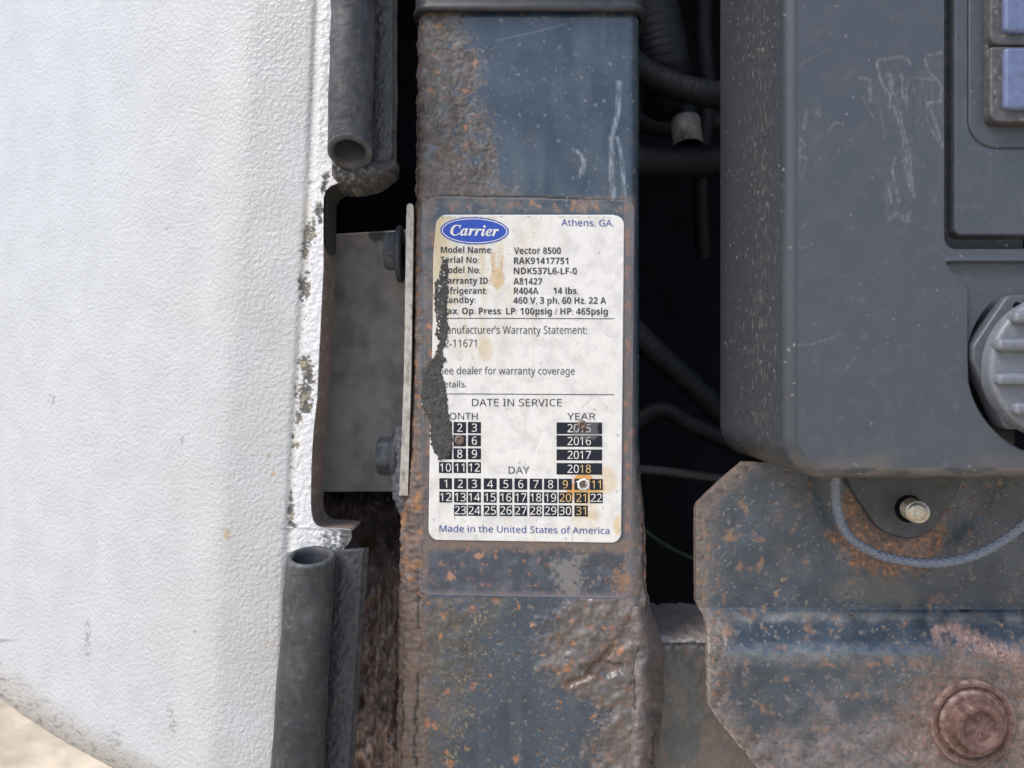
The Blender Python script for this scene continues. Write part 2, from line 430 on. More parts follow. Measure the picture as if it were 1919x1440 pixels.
# ------------------------------------------------------------------ bulb seals
def bulb_seal(root, top, bot, y0, rt, rb, wall_px, cut_top, slope, band, seed, dusty):
    """hollow round bulb from pixel TOP to pixel BOT, open at one end, with a flat wrinkled web on its right"""
    ns, nt = 200, 56
    s = np.linspace(0, 1, ns)
    th = np.linspace(0, 2 * np.pi, nt, endpoint=False)
    a = W(top[0], top[1], y0); b = W(bot[0], bot[1], y0)
    ks = S * (D + y0) / D
    def ring(s_, r_off):
        ax = a + (b - a) * s_[:, None]
        r = (rt + (rb - rt) * s_ - r_off) * ks
        px = ax[:, None, 0] + r[:, None] * np.cos(th); py = ax[:, None, 1] + r[:, None] * np.sin(th)
        end = (1 - s_) if cut_top else s_
        pz = ax[:, None, 2] - slope * r[:, None] * np.sin(th) * (end[:, None] ** 8)
        return np.stack([px, py, pz], -1)
    o = ring(s, 0)
    TH, SS = np.meshgrid(th, s * abs(bot[1] - top[1]))
    wob = fbm(TH * 40, SS, 60, 4, seed) * .0008 + .00012 * fbm(TH * 40, SS, 7, 3, seed + 13)
    if cut_top: wob = wob + .0007 * blob(TH * 40, SS, 176, 175, 5, 20, a=.5) * (1 - .7 * blob(TH * 40, SS, 176, 175, 3, 13)) + .0005 * blob(TH * 40, SS, 196, 112, 7, 16, fbm(TH * 40, SS, 8, 3, 15), .8)
    end = ((1 - s) if cut_top else s)[:, None]
    o[..., 0] += np.cos(TH) * wob; o[..., 1] += np.sin(TH) * wob
    rag = fbm(TH * 40, SS * 0, 9, 3, seed + 1)
    o[..., 2] += .0009 * rag * ss(.96, 1, end)
    if cut_top: o = o[::-1]; SS2 = SS[::-1]
    else: SS2 = SS
    m = ring(np.array([0. if cut_top else 1.]), wall_px * .5); m[..., 2] += (.0007 if cut_top else -.0007)
    inn = [ring(np.array([(v if cut_top else 1 - v)]), wall_px) for v in (0, .02, .06, .12, .2)]
    P = np.concatenate([o, m] + inn)
    n = len(P)
    PX = np.broadcast_to(th * 40, (n, nt)); PY = np.concatenate([SS2, np.zeros((6, nt))])
    c = np.ones((n, nt, 3)) * np.array([.038, .039, .044])
    c = mixc(c, (.125, .122, .122), np.clip(.25 + .9 * fbm(PX, PY * .35, 45, 4, seed + 2), 0, 1) * dusty)
    c = mixc(c, (.030, .031, .035), np.clip(fbm(PX, PY, 120, 3, seed + 3) + .1, 0, 1))
    c = mixc(c, (.20, .20, .21), sp(PX, PY, 14, seed + 4, .10, .03, .08) * .4)
    c = mixc(c, (.10, .11, .12), (np.arange(n) >= ns - 3)[:, None] * (np.arange(n) <= ns)[:, None] * np.clip(.4 + fbm(PX, PY * 0, 6, 3, seed), 0, 1) * .8)
    c[ns + 2:] = (.035, .036, .044)
    c = mixc(c, (.19, .185, .18), np.clip(2.6 * fbm(PX * 1.6, PY * .12, 8, 4, seed + 11) - .55, 0, 1) * .45 * dusty)
    c = mixc(c, (.15, .15, .155), np.clip(2.2 * fbm(PX, PY, 7, 4, seed + 12) - .5, 0, 1) * .5)
    for l0 in (((170, 25), (150, 170)), ((182, 60), (158, 150)), ((165, 300), (190, 285))):
        c = mixc(c, (.17, .17, .18), ss(1.4, .4, pdist(PX, PY, l0)) * np.clip(.4 + 1.4 * fbm(PX, PY, 12, 3, seed + 14), 0, 1) * .7)
    c[ns + 2:] = (.045, .046, .054)
    rg = .5 + .15 * fbm(PX, PY, 30, 3, seed)
    gmesh('bulb', P, M['rubber'], root, {'col': c, 'rgh': rg}, wrap=True, flip=True)
    # web
    pys = np.arange(min(band[0][0], band[-1][0]), max(band[0][0], band[-1][0]) + 1, 2.0)
    X, Y = rsheet(pys, lambda v: ip(v, [(p[0], p[1]) for p in band]), lambda v: ip(v, [(p[0], p[2]) for p in band]) + 1.6 * fbm(v, v * 0, 70, 2, seed), 40)
    t = np.linspace(0, 1, 40)[None]
    wr = .9 * ridge(X * 1.0 + Y * .5, Y * .5 - X * .35, 13, 3, seed + 6) - .35 + .6 * fbm(X * 1.0 + Y * .45, Y * .55 - X * .3, 8, 3, seed + 8)
    wr = wr + .6 * fbm(X + Y * .3, Y * .4, 24, 3, seed + 9)
    dep = y0 + .0095 + .0012 * (2 * t - 1) ** 2 + .0035 * ss(.88, 1, t) - .0006 * wr
    P = W(X, Y, dep)
    c = np.ones(X.shape + (3,)) * np.array([.048, .050, .055])
    c = mixc(c, (.16, .16, .16), np.clip(.8 * wr + .1, 0, 1) * .6 * dusty)
    c = mixc(c, (.17, .15, .12), ss(.93, 1, t) * np.clip(.4 + fbm(X, Y, 12, 3, seed + 7), 0, 1) * .6)
    P, c, rg = skirt(P, .007, 'lrtb', (c, .55 + 0 * X))
    gmesh('mounting_web', P, M['rubber'], root, {'col': c, 'rgh': rg}, flip=False)

s1 = thing('bulb_seal', 'black hollow rubber seal cut off above the notch in the white cover', 'rubber seal', W(660, 300, -.016), 'rubber seals along the edge of the white cover')
bulb_seal(s1, (664, -70), (656, 286), -.0235, 41.5, 41.5, 12, False, .55, [(-70, 690, 741), (200, 690, 741), (300, 690, 739), (326, 688, 737)], 101, .75)
s2 = thing('bulb_seal', 'dark rubber seal with open round end below the notch in the white cover', 'rubber seal', W(560, 1500, -.016), 'rubber seals along the edge of the white cover')
bulb_seal(s2, (583, 1044), (552, 1520), -.0255, 45, 50, 11, True, -.24, [(1033, 622, 687), (1200, 615, 676), (1330, 605, 667), (1520, 590, 655)], 131, .55)
# dried adhesive below the upper seal
cols = np.arange(622, 742, 1.5)
v = np.linspace(0, 1, 40)
bt = ip(cols, [(620, 330), (632, 352), (650, 357), (675, 355), (700, 350), (722, 338), (742, 318)]) + 4 * fbm(cols, cols * 0, 9, 3, 71)
tp = ip(cols, [(620, 300), (640, 304), (690, 300), (742, 296)])
Y = (tp[:, None] + (bt - tp)[:, None] * v).T; X = np.repeat(cols[None], 40, 0)
lump = fbm(X, Y, 14, 4, 72)
dep = -.0165 + .004 * np.abs(2 * v[:, None] - 1) ** 4 - .002 * lump + .006 * ss(.5, 1, v)[:, None]
c = np.ones(X.shape + (3,)) * np.array([.055, .053, .052])
c = mixc(c, (.26, .26, .25), np.clip(1.3 * fbm(X, Y, 9, 4, 73) + .1, 0, 1) * ss(735, 640, X))
P, c = skirt(W(X, Y, dep), .014, 'lrb', (c,))
gmesh('dried_adhesive', P, M['tar'], s1, {'col': c}, flip=False)

# ------------------------------------------------------------------ bracket in the notch
br = thing('mounting_bracket', 'grey galvanised bracket plate with two hex bolts seen through the notch', 'bracket', W(690, 930, .045))
pl = W([598, 612, 770, 772, 598], [439, 438, 428, 924, 922], .045)
n = 60
X, Y = np.meshgrid(np.linspace(596, 772, n), np.linspace(0, 1, 160))
Y = (439 - (X - 612) * .06) + Y * (923 - (439 - (X - 612) * .06))
c = np.ones(X.shape + (3,)) * np.array([.24, .225, .21])
c = mixc(c, (.34, .33, .32), np.clip(.3 + fbm(X, Y, 90, 4, 81), 0, 1) * ss(600, 900, Y + .6 * (X - 690)))  # light falling on the lower right painted in as a paler tone
c = mixc(c, (.08, .07, .065), np.clip(fbm(X, Y, 60, 4, 82) + .05, 0, 1))
c = mixc(c, (.35, .35, .34), (ridge(X * 2 + Y * .25, Y * .12, 16, 2, 83) > .93) * .35)
c = mixc(c, (.05, .05, .055), blob(X, Y, 708, 440, 22, 14, fbm(X, Y, 12, 2, 84)))
P, c = skirt(W(X, Y, .045 + .0004 * fbm(X, Y, 80, 3, 85)), .003, 'lrtb', (c,))
gmesh('backing_plate', P, M['alu'], br, {'col': c})
# edge-on flange
pys = np.concatenate([[381, 382.5, 385], np.arange(390, 931, 4.0)])
X, Y = rsheet(pys, lambda v: ip(v, [(381, 765), (385, 762.5), (400, 761.5), (700, 757), (840, 752), (930, 748)]) + .8 * fbm(v, v * 0, 14, 2, 86),
              lambda v: ip(v, [(381, 772), (385, 774.5), (400, 775), (700, 770.5), (840, 766.5), (930, 764)]), 8)
c = np.ones(X.shape + (3,)) * np.array([.46, .43, .38])
c = mixc(c, (.16, .13, .11), np.clip(fbm(X * 2, Y, 16, 4, 87) * 1.4 + .12, 0, 1))
c = mixc(c, (.62, .61, .58), np.clip(fbm(X * 2, Y * .5, 30, 3, 88) + .1, 0, 1) * ss(420, 620, Y))
P, c = skirt(W(X, Y, .0015 + .0003 * fbm(X, Y, 12, 3, 89)), .045, 'lrt', (c,))
gmesh('flange', P, M['alu'], br, {'col': c}, angle=50)

def hexbolt(py, xa, xb, xw, rr, seed, tilt):
    yc = .021
    k = (D + yc) / D * S
    z = (CY - py) * k; xs = (xa - CX) * k; xe = (xb - CX) * k; xq = (xw - CX) * k
    seg = 72
    th = np.linspace(0, 2 * np.pi, seg, endpoint=False)
    hexr = rr / np.maximum(.0001, np.cos(((th + tilt) % (np.pi / 3)) - np.pi / 6)) * .93
    hexr = np.minimum(hexr, rr * 1.035)
    xsn = [xs, xs, xs + .0008, xs + .002, (xs + xe) / 2, xe]
    scl = [0.001, .86, .93, 1, 1, 1]
    P = np.stack([np.stack([np.full(seg, x), yc - np.cos(th) * hexr * s_, z + np.sin(th) * hexr * s_], -1) for x, s_ in zip(xsn, scl)])
    TT = np.broadcast_to(th * 30, P.shape[:2]); XX = P[..., 0] * 4000
    P[..., 0] += .0002 * fbm(TT, XX, 9, 3, seed)
    c = np.ones(P.shape) * np.array([.06, .066, .08])
    c = mixc(c, (.16, .165, .18), np.clip(.3 + fbm(TT, XX, 20, 4, seed + 1), 0, 1))
    b = gmesh('bolt', P, M['tar'], br, {'col': c}, wrap=True, angle=35)
    wr = rr * 1.42
    prof = [(xe - .0005, .5), (xe - .0005, .95), (xe, 1), (xq - .0004, 1), (xq, .96), (xq, .4)]
    P = np.stack([np.stack([np.full(seg, x), yc - np.cos(th) * wr * s_, z - .0015 + np.sin(th) * wr * s_], -1) for x, s_ in prof])
    c = np.ones(P.shape) * np.array([.055, .06, .07])
    gmesh('washer', P, M['tar'], b, {'col': c}, wrap=True, angle=35)
hexbolt(470, 722, 747, 755, .0098, 201, .2)
hexbolt(856, 708, 738, 748, .0093, 211, .25)
pth = spline([W(750, 800, .014), W(750, 850, .014), W(754, 900, .013), W(762, 950, .012), W(766, 980, .012)], 90)
rr = np.interp(np.linspace(0, 1, 90), [0, .2, .6, .9, 1], [.0015, .0050, .0056, .0036, .0006])
P = sweep(pth, rr, 40, lambda i, a: .0011 * fbm(a * 10, i * 1.6, 8, 4, 221) + .0006 * fbm(a * 10, i * 1.6, 3, 2, 222))
c = np.ones(P.shape) * np.array([.085, .09, .105])
ii, aa = np.meshgrid(np.arange(90), np.arange(40), indexing='ij')
c = mixc(c, (.25, .26, .29), np.clip(fbm(aa * 2., ii * 2., 7, 4, 223) + .1, 0, 1))
gmesh('tar_clump', P, M['tar'], br, {'col': c}, wrap=True)

# crumpled sheeting behind the lower seal
pys = np.arange(925, 1521, 2.5)
X, Y = rsheet(pys, lambda v: 585 + 0 * v, lambda v: 800 + 0 * v, 90)
st = fbm(X + .15 * Y, Y * .5, 26, 5, 231) + .5 * fbm(X * 1.0 - .1 * Y, Y * .45, 10, 4, 232)
wr = ridge(X + .2 * Y, Y * .3, 40, 3, 233)
dep = .085 - .058 * ss(930, 1130, Y) - .006 * st - .004 * wr
c = np.ones(X.shape + (3,)) * np.array([.15, .105, .085])
c = mixc(c, (.36, .255, .21), ss(1080, 1400, Y + 1.5 * (700 - X)) * np.clip(.4 + st, 0, 1))  # light on the lower end painted in as a paler brown
c = mixc(c, (.55, .50, .45), np.clip(2.2 * fbm(X + .2 * Y, Y * .42, 13, 4, 235) - .35, 0, 1) * ss(1000, 1180, Y) * ss(670, 705, X))
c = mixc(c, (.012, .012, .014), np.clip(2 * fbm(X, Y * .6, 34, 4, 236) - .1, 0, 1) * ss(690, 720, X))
c = mixc(c, (.010, .010, .012), ss(960, 925, Y))  # shade of the deep upper end painted into the colour
c = mixc(c, (.09, .05, .035), blob(X, Y, 690, 1020, 22, 18, fbm(X, Y, 12, 2, 237)))
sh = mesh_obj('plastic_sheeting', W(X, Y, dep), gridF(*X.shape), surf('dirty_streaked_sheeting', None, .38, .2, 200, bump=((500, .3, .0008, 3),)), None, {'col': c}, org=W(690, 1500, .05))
tag(sh, 'crumpled dirty brown sheeting hanging in the gap behind the lower rubber seal', 'sheeting')

# ------------------------------------------------------------------ steel post
post = thing('steel_post', 'rusting dark blue square steel post carrying the white data label', 'post', W(985, 1500, .03))
PL = [(-60, 784), (60, 782), (350, 778), (700, 773), (850, 767), (950, 753), (1000, 748), (1120, 746), (1250, 745), (1520, 738)]
PR = [(-60, 1201), (850, 1201), (900, 1204), (960, 1210), (1000, 1213), (1130, 1215), (1180, 1218), (1520, 1226)]
pys = np.arange(-60, 1521, 2.1)
n = len(pys)
Lx = ip(pys, PL); Rx = ip(pys, PR)
FL = ip(pys, [(-60, 806), (350, 803), (800, 798), (1000, 790), (1520, 784)]); FR = ip(pys, [(-60, 1176), (850, 1176), (1000, 1180), (1520, 1184)])
na, nf = 16, 186
a = np.linspace(0, np.pi / 2, na)
cols = []
def colset(x, y, nx, ny, u): cols.append((x, y, nx, ny, u))
rl = (FL - Lx); rr_ = (Rx - FR)
o1 = np.ones(n)
for yv in (.10, .05, .02):
    colset(Lx * 1.0, yv * o1, -o1, 0 * o1, Lx - yv / S)
for q in a[::-1]:
    colset(FL - rl * np.sin(q), 24 * S * (1 - np.cos(q)) * o1, -np.sin(q) * o1, -np.cos(q) * o1, FL - rl * q / 1.35)
for tt in np.linspace(0, 1, nf)[1:-1]:
    colset(FL + (FR - FL) * tt, 0 * o1, 0 * o1, -o1, FL + (FR - FL) * tt)
for q in a:
    colset(FR + rr_ * np.sin(q), 24 * S * (1 - np.cos(q)) * o1, np.sin(q) * o1, -np.cos(q) * o1, FR + rr_ * q / 1.35)
for yv in (.02, .05, .10):
    colset(Rx * 1.0, yv * o1, o1, 0 * o1, Rx + yv / S)
XX, YY, NX, NY, U = [np.stack([q[i] for q in cols], 1) for i in range(5)]
V = np.repeat(pys[:, None], U.shape[1], 1)
f1 = fbm(U, V, 10, 4, 301); f2 = fbm(U, V, 30, 4, 302); f3 = fbm(U, V, 90, 4, 303); f0 = fbm(U, V, 4.5, 3, 304)
label_zone = ss(790, 802, U) * ss(1192, 1180, U) * ss(362, 372, V) * ss(1126, 1116, V)
# masks
bA = ip(V, [(-60, 850), (50, 862), (80, 885), (130, 905), (170, 890), (230, 918), (300, 934), (350, 930), (372, 968), (380, 965)])
mA = ss(24, -30, U - bA + 34 * f2 + 34 * f1 + 26 * f0) * ss(395, 370, V)
mA = np.maximum(mA, ss(385, 360, V) * ss(335, 360, V + 30 * f2) * ss(985, 960, U) * .7)
mA = mA * (1 - .85 * ss(.10, .30, fbm(U, V, 24, 5, 313)) * ss(800, 850, U))
bE = ip(V, [(1100, 985), (1150, 945), (1200, 905), (1260, 925), (1300, 905), (1350, 880), (1400, 862), (1520, 850)])
mE = ss(48, -48, U - bE + 26 + 60 * f2 + 50 * f1 + 34 * f0) * ss(1112, 1128, V)
bF = ip(V, [(1110, 1095), (1150, 1040), (1200, 1022), (1260, 1028), (1290, 1060), (1318, 1100), (1335, 1150), (1370, 1115), (1420, 1108), (1520, 1095)])
mF = ss(-34, 34, U - bF + 44 * f2 + 34 * f1 + 26 * f0) * ss(1112, 1130, V)
mL = ss(793, 783, U + 5 * f2 + 3 * f1 - 3)
mL = np.maximum(mL, ss(808, 782, U + 14 * f2) * ss(780, 960, V))
mR = ss(1186, 1196, U + 8 * f2) * ss(820, 930, V + 50 * f2)
mR = np.maximum(mR, ss(1176, 1188, U + 10 * f2) * ss(1000, 1080, V))
# colours
c = np.ones(U.shape + (3,)) * np.array([.020, .034, .053])
c = mixc(c, (.046, .068, .096), np.clip(.45 + 1.2 * f3 + .4 * f2, 0, 1))
c = mixc(c, (.12, .135, .145), np.clip(1.6 * fbm(U, V * .12, 34, 4, 305) - .05, 0, 1) * .40)
c = mixc(c, (.075, .070, .072), np.clip(.9 * fbm(U, V, 70, 3, 306) + .05, 0, 1) * ss(900, 1000, U) * ss(180, 260, V) * ss(400, 340, V) * .8)
rg = .17 + .10 * np.clip(f2 + .3, 0, 1)
sp1 = sp(U, V, 13, 307, .28, .03, .11) * (f3 > -.25); sp2 = sp(U, V, 28, 308, .35, .03, .08)
low = ss(1100, 1140, V)
c = mixc(c, (.28, .27, .25), np.clip(sp1 + sp2, 0, 1) * .42)
c = mixc(c, (.30, .24, .17), sp(U, V, 20, 309, .25, .05, .17) * low * .65)
c = mixc(c, (.050, .074, .106), low * np.clip(.4 + .8 * fbm(U, V, 45, 4, 310), 0, 1) * .7)
def rusty(c, rg, m, base, alt, dark, ora, seed, fo=.35, crust=.5, rr=.72):
    b = mixc(np.ones(c.shape) * np.array(base), alt, np.clip(.45 + 1.1 * fbm(U, V, 22, 4, seed), 0, 1))
    b = mixc(b, dark, np.clip(1.4 * fbm(U, V, 12, 4, seed + 1), 0, 1))
    b = mixc(b, ora, np.clip(2.6 * fbm(U, V, 16, 3, seed + 2) - fo * 2.4, 0, 1))
    b = b * np.clip(1 + crust * (1.0 * f0 + .9 * f1) + .55 * f2 + .45 * f3, .25, 2)[..., None]
    b = mixc(b, np.array(base) * .55, ss(.25, .9, ridge(U, V, 30, 3, seed + 7)) * .6 * (crust < .45))
    b = mixc(b, (.33, .31, .28), ss(.90, .99, ridge(U + 8 * f2, V, 46, 2, seed + 8)) * (crust < .45) * .55)
    b = mixc(b, (.36, .34, .31), np.clip(2.4 * fbm(U, V, 4.5, 3, seed + 3) - .80, 0, 1) * .9 * crust)
    b = mixc(b, (.025, .022, .022), np.clip(3 * fbm(U, V, 5.5, 3, seed + 4) - 1.05, 0, 1) * crust * 1.3)
    return c * (1 - m[..., None]) + b * m[..., None], rg * (1 - m) + rr * m
c, rg = rusty(c, rg, mA, (.085, .076, .070), (.125, .11, .10), (.042, .040, .042), (.30, .135, .07), 320, .24, .6)
c = mixc(c, (.17, .10, .065), mA * np.clip(2 * fbm(U, V, 48, 3, 319) - .1, 0, 1) * .3)
c = mixc(c, (.16, .155, .15), mA * np.clip(2.4 * fbm(U, V, 34, 4, 316) - .3, 0, 1) * .6)
blue = np.clip(2.6 * fbm(U, V, 24, 4, 328) - .35, 0, 1) * mA * (.45 + .55 * ss(840, 800, U))
c = mixc(c, (.11, .13, .17), blue); rg = rg - .35 * blue
edgeA = mA * (1 - mA) * 4
c = mixc(c, (.34, .31, .27), np.clip(edgeA * ss(.12, .34, fbm(U, V, 6, 3, 329)) * np.clip(.5 + 2 * f2, 0, 1), 0, 1) * .5)
c, rg = rusty(c, rg, mE * .88, (.088, .085, .075), (.135, .12, .095), (.040, .050, .068), (.20, .14, .07), 330, .17, .2, .45)
c = mixc(c, (.055, .07, .105), mE * np.clip(3.2 * fbm(U, V, 36, 5, 318) - .15, 0, 1) * .85)
c = mixc(c, (.12, .085, .08), mE * ss(840, 790, U) * np.clip(.3 + f3, 0, 1))
c = mixc(c, (.36, .29, .16), np.clip(mE * (1 - mE) * 4, 0, 1) * ss(.10, .32, fbm(U, V, 6, 3, 335)) * np.clip(.3 + 3 * fbm(U, V, 40, 3, 336), 0, 1) * .75)
c = mixc(c, (.33, .30, .24), mE * ss(.93, .99, ridge(U + 6 * f2, V * .8, 44, 2, 337)) * .7)
c, rg = rusty(c, rg, mF * .94, (.115, .104, .096), (.145, .125, .11), (.062, .062, .068), (.21, .10, .055), 340, .13, .22, .42)
c = mixc(c, (.42, .23, .10), np.clip(mF * (1 - mF) * 4, 0, 1) * ss(.12, .34, fbm(U, V, 7, 3, 345)) * np.clip(.3 + 2.5 * fbm(U, V, 45, 3, 347), 0, 1) * .6)
pk = mF * ss(1090, 1180, U) * np.clip(.3 + fbm(U, V, 60, 3, 346), 0, 1)
c = mixc(c, (.17, .125, .115), pk * .7)
c, rg = rusty(c, rg, mL, (.105, .080, .072), (.15, .115, .105), (.045, .034, .032), (.28, .135, .05), 350, .13, .5)
mLo = mL * ss(780, 900, V) * ss(1100, 1040, V)
c = mixc(c, (.34, .16, .055), np.clip(1.8 * fbm(U, V * .35, 14, 4, 356) , 0, 1) * mLo)
c = mixc(c, (.16, .115, .09), mL * low * .75)
c, rg = rusty(c, rg, mR, (.10, .088, .08), (.14, .11, .095), (.055, .050, .052), (.24, .115, .06), 360, .16, .3, .5)
# spots of rust under the clear film
z1 = label_zone * ss(404, 392, V + 6 * f2)
z2 = label_zone * ss(1006, 1018, V + 8 * f2)
z3 = label_zone * ss(822, 812, U - (V - 400) * -.022)
z4 = label_zone * ss(1166, 1172, U)
c = mixc(c, (.024, .040, .062), label_zone * .8)
c = mixc(c, (.14, .15, .14), np.clip(z1 * np.clip(.5 + 2 * f2, 0, 1) * .55, 0, 1))
c = mixc(c, (.38, .175, .08), np.clip(2.6 * fbm(U, V, 15, 5, 371) - .25, 0, .9) * np.clip(z1 + z3, 0, 1) * np.clip(.7 + 1.2 * f0, 0, 1))
c = mixc(c, (.33, .19, .12), np.clip(blob(U, V, 1092, 384, 22, 18, f1 + f0, 1.3), 0, 1) * z1 * .8 * np.clip(.7 + 1.5 * f0, 0, 1))
c = mixc(c, (.155, .12, .10), z3 * np.clip(.55 + f2, 0, 1))
c = mixc(c, (.40, .17, .075), np.clip(3 * fbm(U, V, 20, 4, 372) - .5, 0, 1) * z3)
c = mixc(c, (.10, .12, .16), np.clip(3 * fbm(U, V, 24, 4, 373) - .7, 0, 1) * z3)
c = mixc(c, (.13, .115, .115), z4 * .85)
c = mixc(c, (.30, .14, .085), np.clip(3 * fbm(U, V * .6, 16, 4, 374) - .3, 0, 1) * z4 * .8)
c = mixc(c, (.45, .44, .40), z1 * np.clip(3 * fbm(U, V, 12, 4, 377) - .9, 0, 1) * .7)
c = mixc(c, (.085, .105, .14), z2 * np.clip(.2 + 1.5 * fbm(U, V, 26, 4, 375), 0, 1))
c = mixc(c, (.17, .125, .10), z2 * ss(1042, 1022, V + 16 * f2) * .9)
c = mixc(c, (.40, .18, .10), z2 * np.clip(3 * fbm(U, V, 13, 5, 376) - .62, 0, .95) * np.clip(.7 + 1.3 * f0, 0, 1))
for bx, by, rx, ry in ((844, 1081, 8, 9), (898, 1043, 9, 6)):
    c = mixc(c, (.50, .24, .15), blob(U, V, bx, by, rx, ry, f1 + f0, .8) * .75)
rp_ = blob(U, V, 1070, 1085, 28, 44, f2 + f1, 1.6, .5, 1.2) * .8
c = mixc(c, (.20, .19, .18), rp_ * z2); c = mixc(c, (.30, .16, .08), z2 * blob(U, V, 1165, 1090, 20, 26, f1 + f0, 1.2) * .6)
c = mixc(c, (.17, .12, .10), z2 * ss(806, 790, U + 8 * f2))
c = mixc(c, (.40, .17, .07), sp(U, V, 34, 611, .22, .06, .20) * np.clip(low + mA, 0, 1) * .75)
# crisp chips through the paint
f5 = fbm(U, V, 11, 5, 601)
chipz = ss(.30, .335, f5 + .30 * f3 - .06) * (1 - label_zone) * (1 - np.clip(mA + mF + mL + mR, 0, 1)) * ss(200, 330, np.abs(V - 560)) * (low * .9 + .25)
rimz = ss(.255, .30, f5 + .30 * f3 - .06) * (1 - label_zone) * (1 - np.clip(mA + mF + mL, 0, 1)) * low * (1 - chipz)
c = mixc(c, (.30, .27, .22), rimz * .45)
c = mixc(c, (.10, .066, .048), np.clip(chipz, 0, 1) * .9); rg = rg * (1 - chipz) + .75 * chipz
# cracks
crk = np.zeros(U.shape)
def crack(pts, w, seed):
    global crk
    d = pdist(U + 5 * fbm(U, V, 16, 3, seed), V, pts)
    crk = np.maximum(crk, ss(w, w * .3, d))
crack([(787, 180), (784, 250), (786, 330), (784, 372)], 1.9, 381)
crack([(785, 1120), (784, 1180)], 2.5, 382); crack([(783, 1262), (784, 1300), (780, 1350), (781, 1440)], 3, 383)
crack([(757, 1280), (760, 1340), (752, 1400), (748, 1500)], 3, 384)
crack([(1203, 985), (1206, 1030), (1204, 1080), (1209, 1120), (1203, 1160)], 3, 385)
crack([(800, 371), (830, 366), (900, 368), (1000, 368), (1080, 373), (1150, 377)], 1.5, 386)
crack([(790, 1114), (900, 1116), (1050, 1120), (1150, 1123)], 1.5, 387)
c = mixc(c, (.012, .010, .010), crk * .9)
# pale scuffs near the right edge of the top half
scf = np.zeros(U.shape)
for pts, w in (([(1076, 280), (1090, 290), (1094, 310), (1084, 332)], 5), ([(1082, 283), (1096, 300), (1092, 325)], 4), ([(1160, 155), (1158, 210), (1146, 260), (1146, 330), (1150, 368)], 7), ([(1158, 258), (1166, 300), (1170, 365)], 5)):
    scf = np.maximum(scf, ss(w, w * .3, pdist(U + 2 * f1, V, pts)) * np.clip(.55 + 1.2 * fbm(U * 1.6, V * .25, 8, 3, 391), 0, 1))
c = mixc(c, (.30, .33, .37), scf * .75)
c = mixc(c, (.20, .20, .21), ss(1.6, .5, pdist(U + 3 * f2, V, [(930, 75), (1000, 60), (1060, 45)])) * .5)
# relief
h = mA * (.0005 * f1 + .0007 * f2 + .00035 * f0 + .0002) 
h = h + mL * (.0004 * f1 + .0005 * f2) + mL * ss(800, 960, V) * (.0016 * fbm(U * 1.6, V * .45, 22, 4, 395) + .0007 * f1)
h = h + mE * (.0005 * f2 + .0003 * f1) + mF * (.0022 * fbm(U + .5 * V, V, 60, 3, 396) + .0011 * f2 + .00025 * f1 + .0007) + mE * .0007 * fbm(U, V, 45, 3, 399)
h = h + mR * (.0009 * fbm(U * 1.5, V * .6, 24, 4, 397) + .0003 * f1)
h = h - .0018 * blob(U, V, 1130, 1255, 42, 16, fbm(U, V, 20, 3, 398), .4) - .0016 * ss(9, 2, pdist(U + 4 * f2, V, [(1065, 1283), (1100, 1270), (1125, 1240), (1148, 1215)]))
c = mixc(c, (.16, .10, .07), ss(18, 2, pdist(U + 6 * f2, V, [(1065, 1285), (1100, 1272), (1125, 1242), (1150, 1215)])) * .75)
h = h + .0003 * ss(.28, .36, fbm(U, V, 34, 4, 314)) * mE
h = (h - .00035 * chipz) * (1 - label_zone) - crk * .0006
Wp = np.stack([(XX - CX) * S + NX * h, YY + NY * h, (CY - V) * S], -1)
gmesh('tube', Wp, M['steel'], post, {'col': c, 'rgh': np.clip(rg, .18, .9)})

# black plastic cap over the top end
def rr_loop(x0, x1, y0, y1, r, n=10):
    out = []
    for cx_, cy_, a0 in ((x1 - r, y0 + r, -90), (x1 - r, y1 - r, 0), (x0 + r, y1 - r, 90), (x0 + r, y0 + r, 180)):
        for i in range(n + 1):
            q = math.radians(a0 + 90 * i / n); out.append((cx_ + r * math.cos(q), cy_ + r * math.sin(q)))
    return np.array(out)
x0, x1 = (774 - CX) * S, (1214 - CX) * S
zb = (CY - 9) * S * .976
prof = [(.0022, zb), (.0004, zb), (-.0002, zb + .0006), (-.0004, zb + .0016), (-.0002, zb + .0028), (.0004, zb + .0034), (.0006, zb + .004), (.0008, zb + .03)]
rings = []
for ins, z in prof:
    lp = rr_loop(x0 + ins, x1 - ins, -.0015 + ins, .11, .0075)
    rings.append(np.concatenate([lp, np.full((len(lp), 1), z)], 1))
P = np.stack(rings)
P[..., 1] -= .0085 * (1 - np.clip(np.abs(P[..., 0] - (x0 + x1) / 2) / ((x1 - x0) / 2), 0, 1) ** 2.6) * (P[..., 1] < .012)
P[..., 2] += .0003 * fbm(P[..., 0] * 4000, P[..., 1] * 4000, 60, 2, 401)
u = P[..., 0] * 4000; v = P[..., 2] * 4000
c = np.ones(P.shape) * np.array([.034, .036, .042])
c = mixc(c, (.09, .085, .08), np.clip(1.3 * fbm(u, v, 50, 4, 402) - .2, 0, 1) * .8)
gmesh('end_cap', P, M['rubber'], post, {'col': c, 'rgh': np.full(P.shape[:2], .5)}, wrap=True, flip=True)

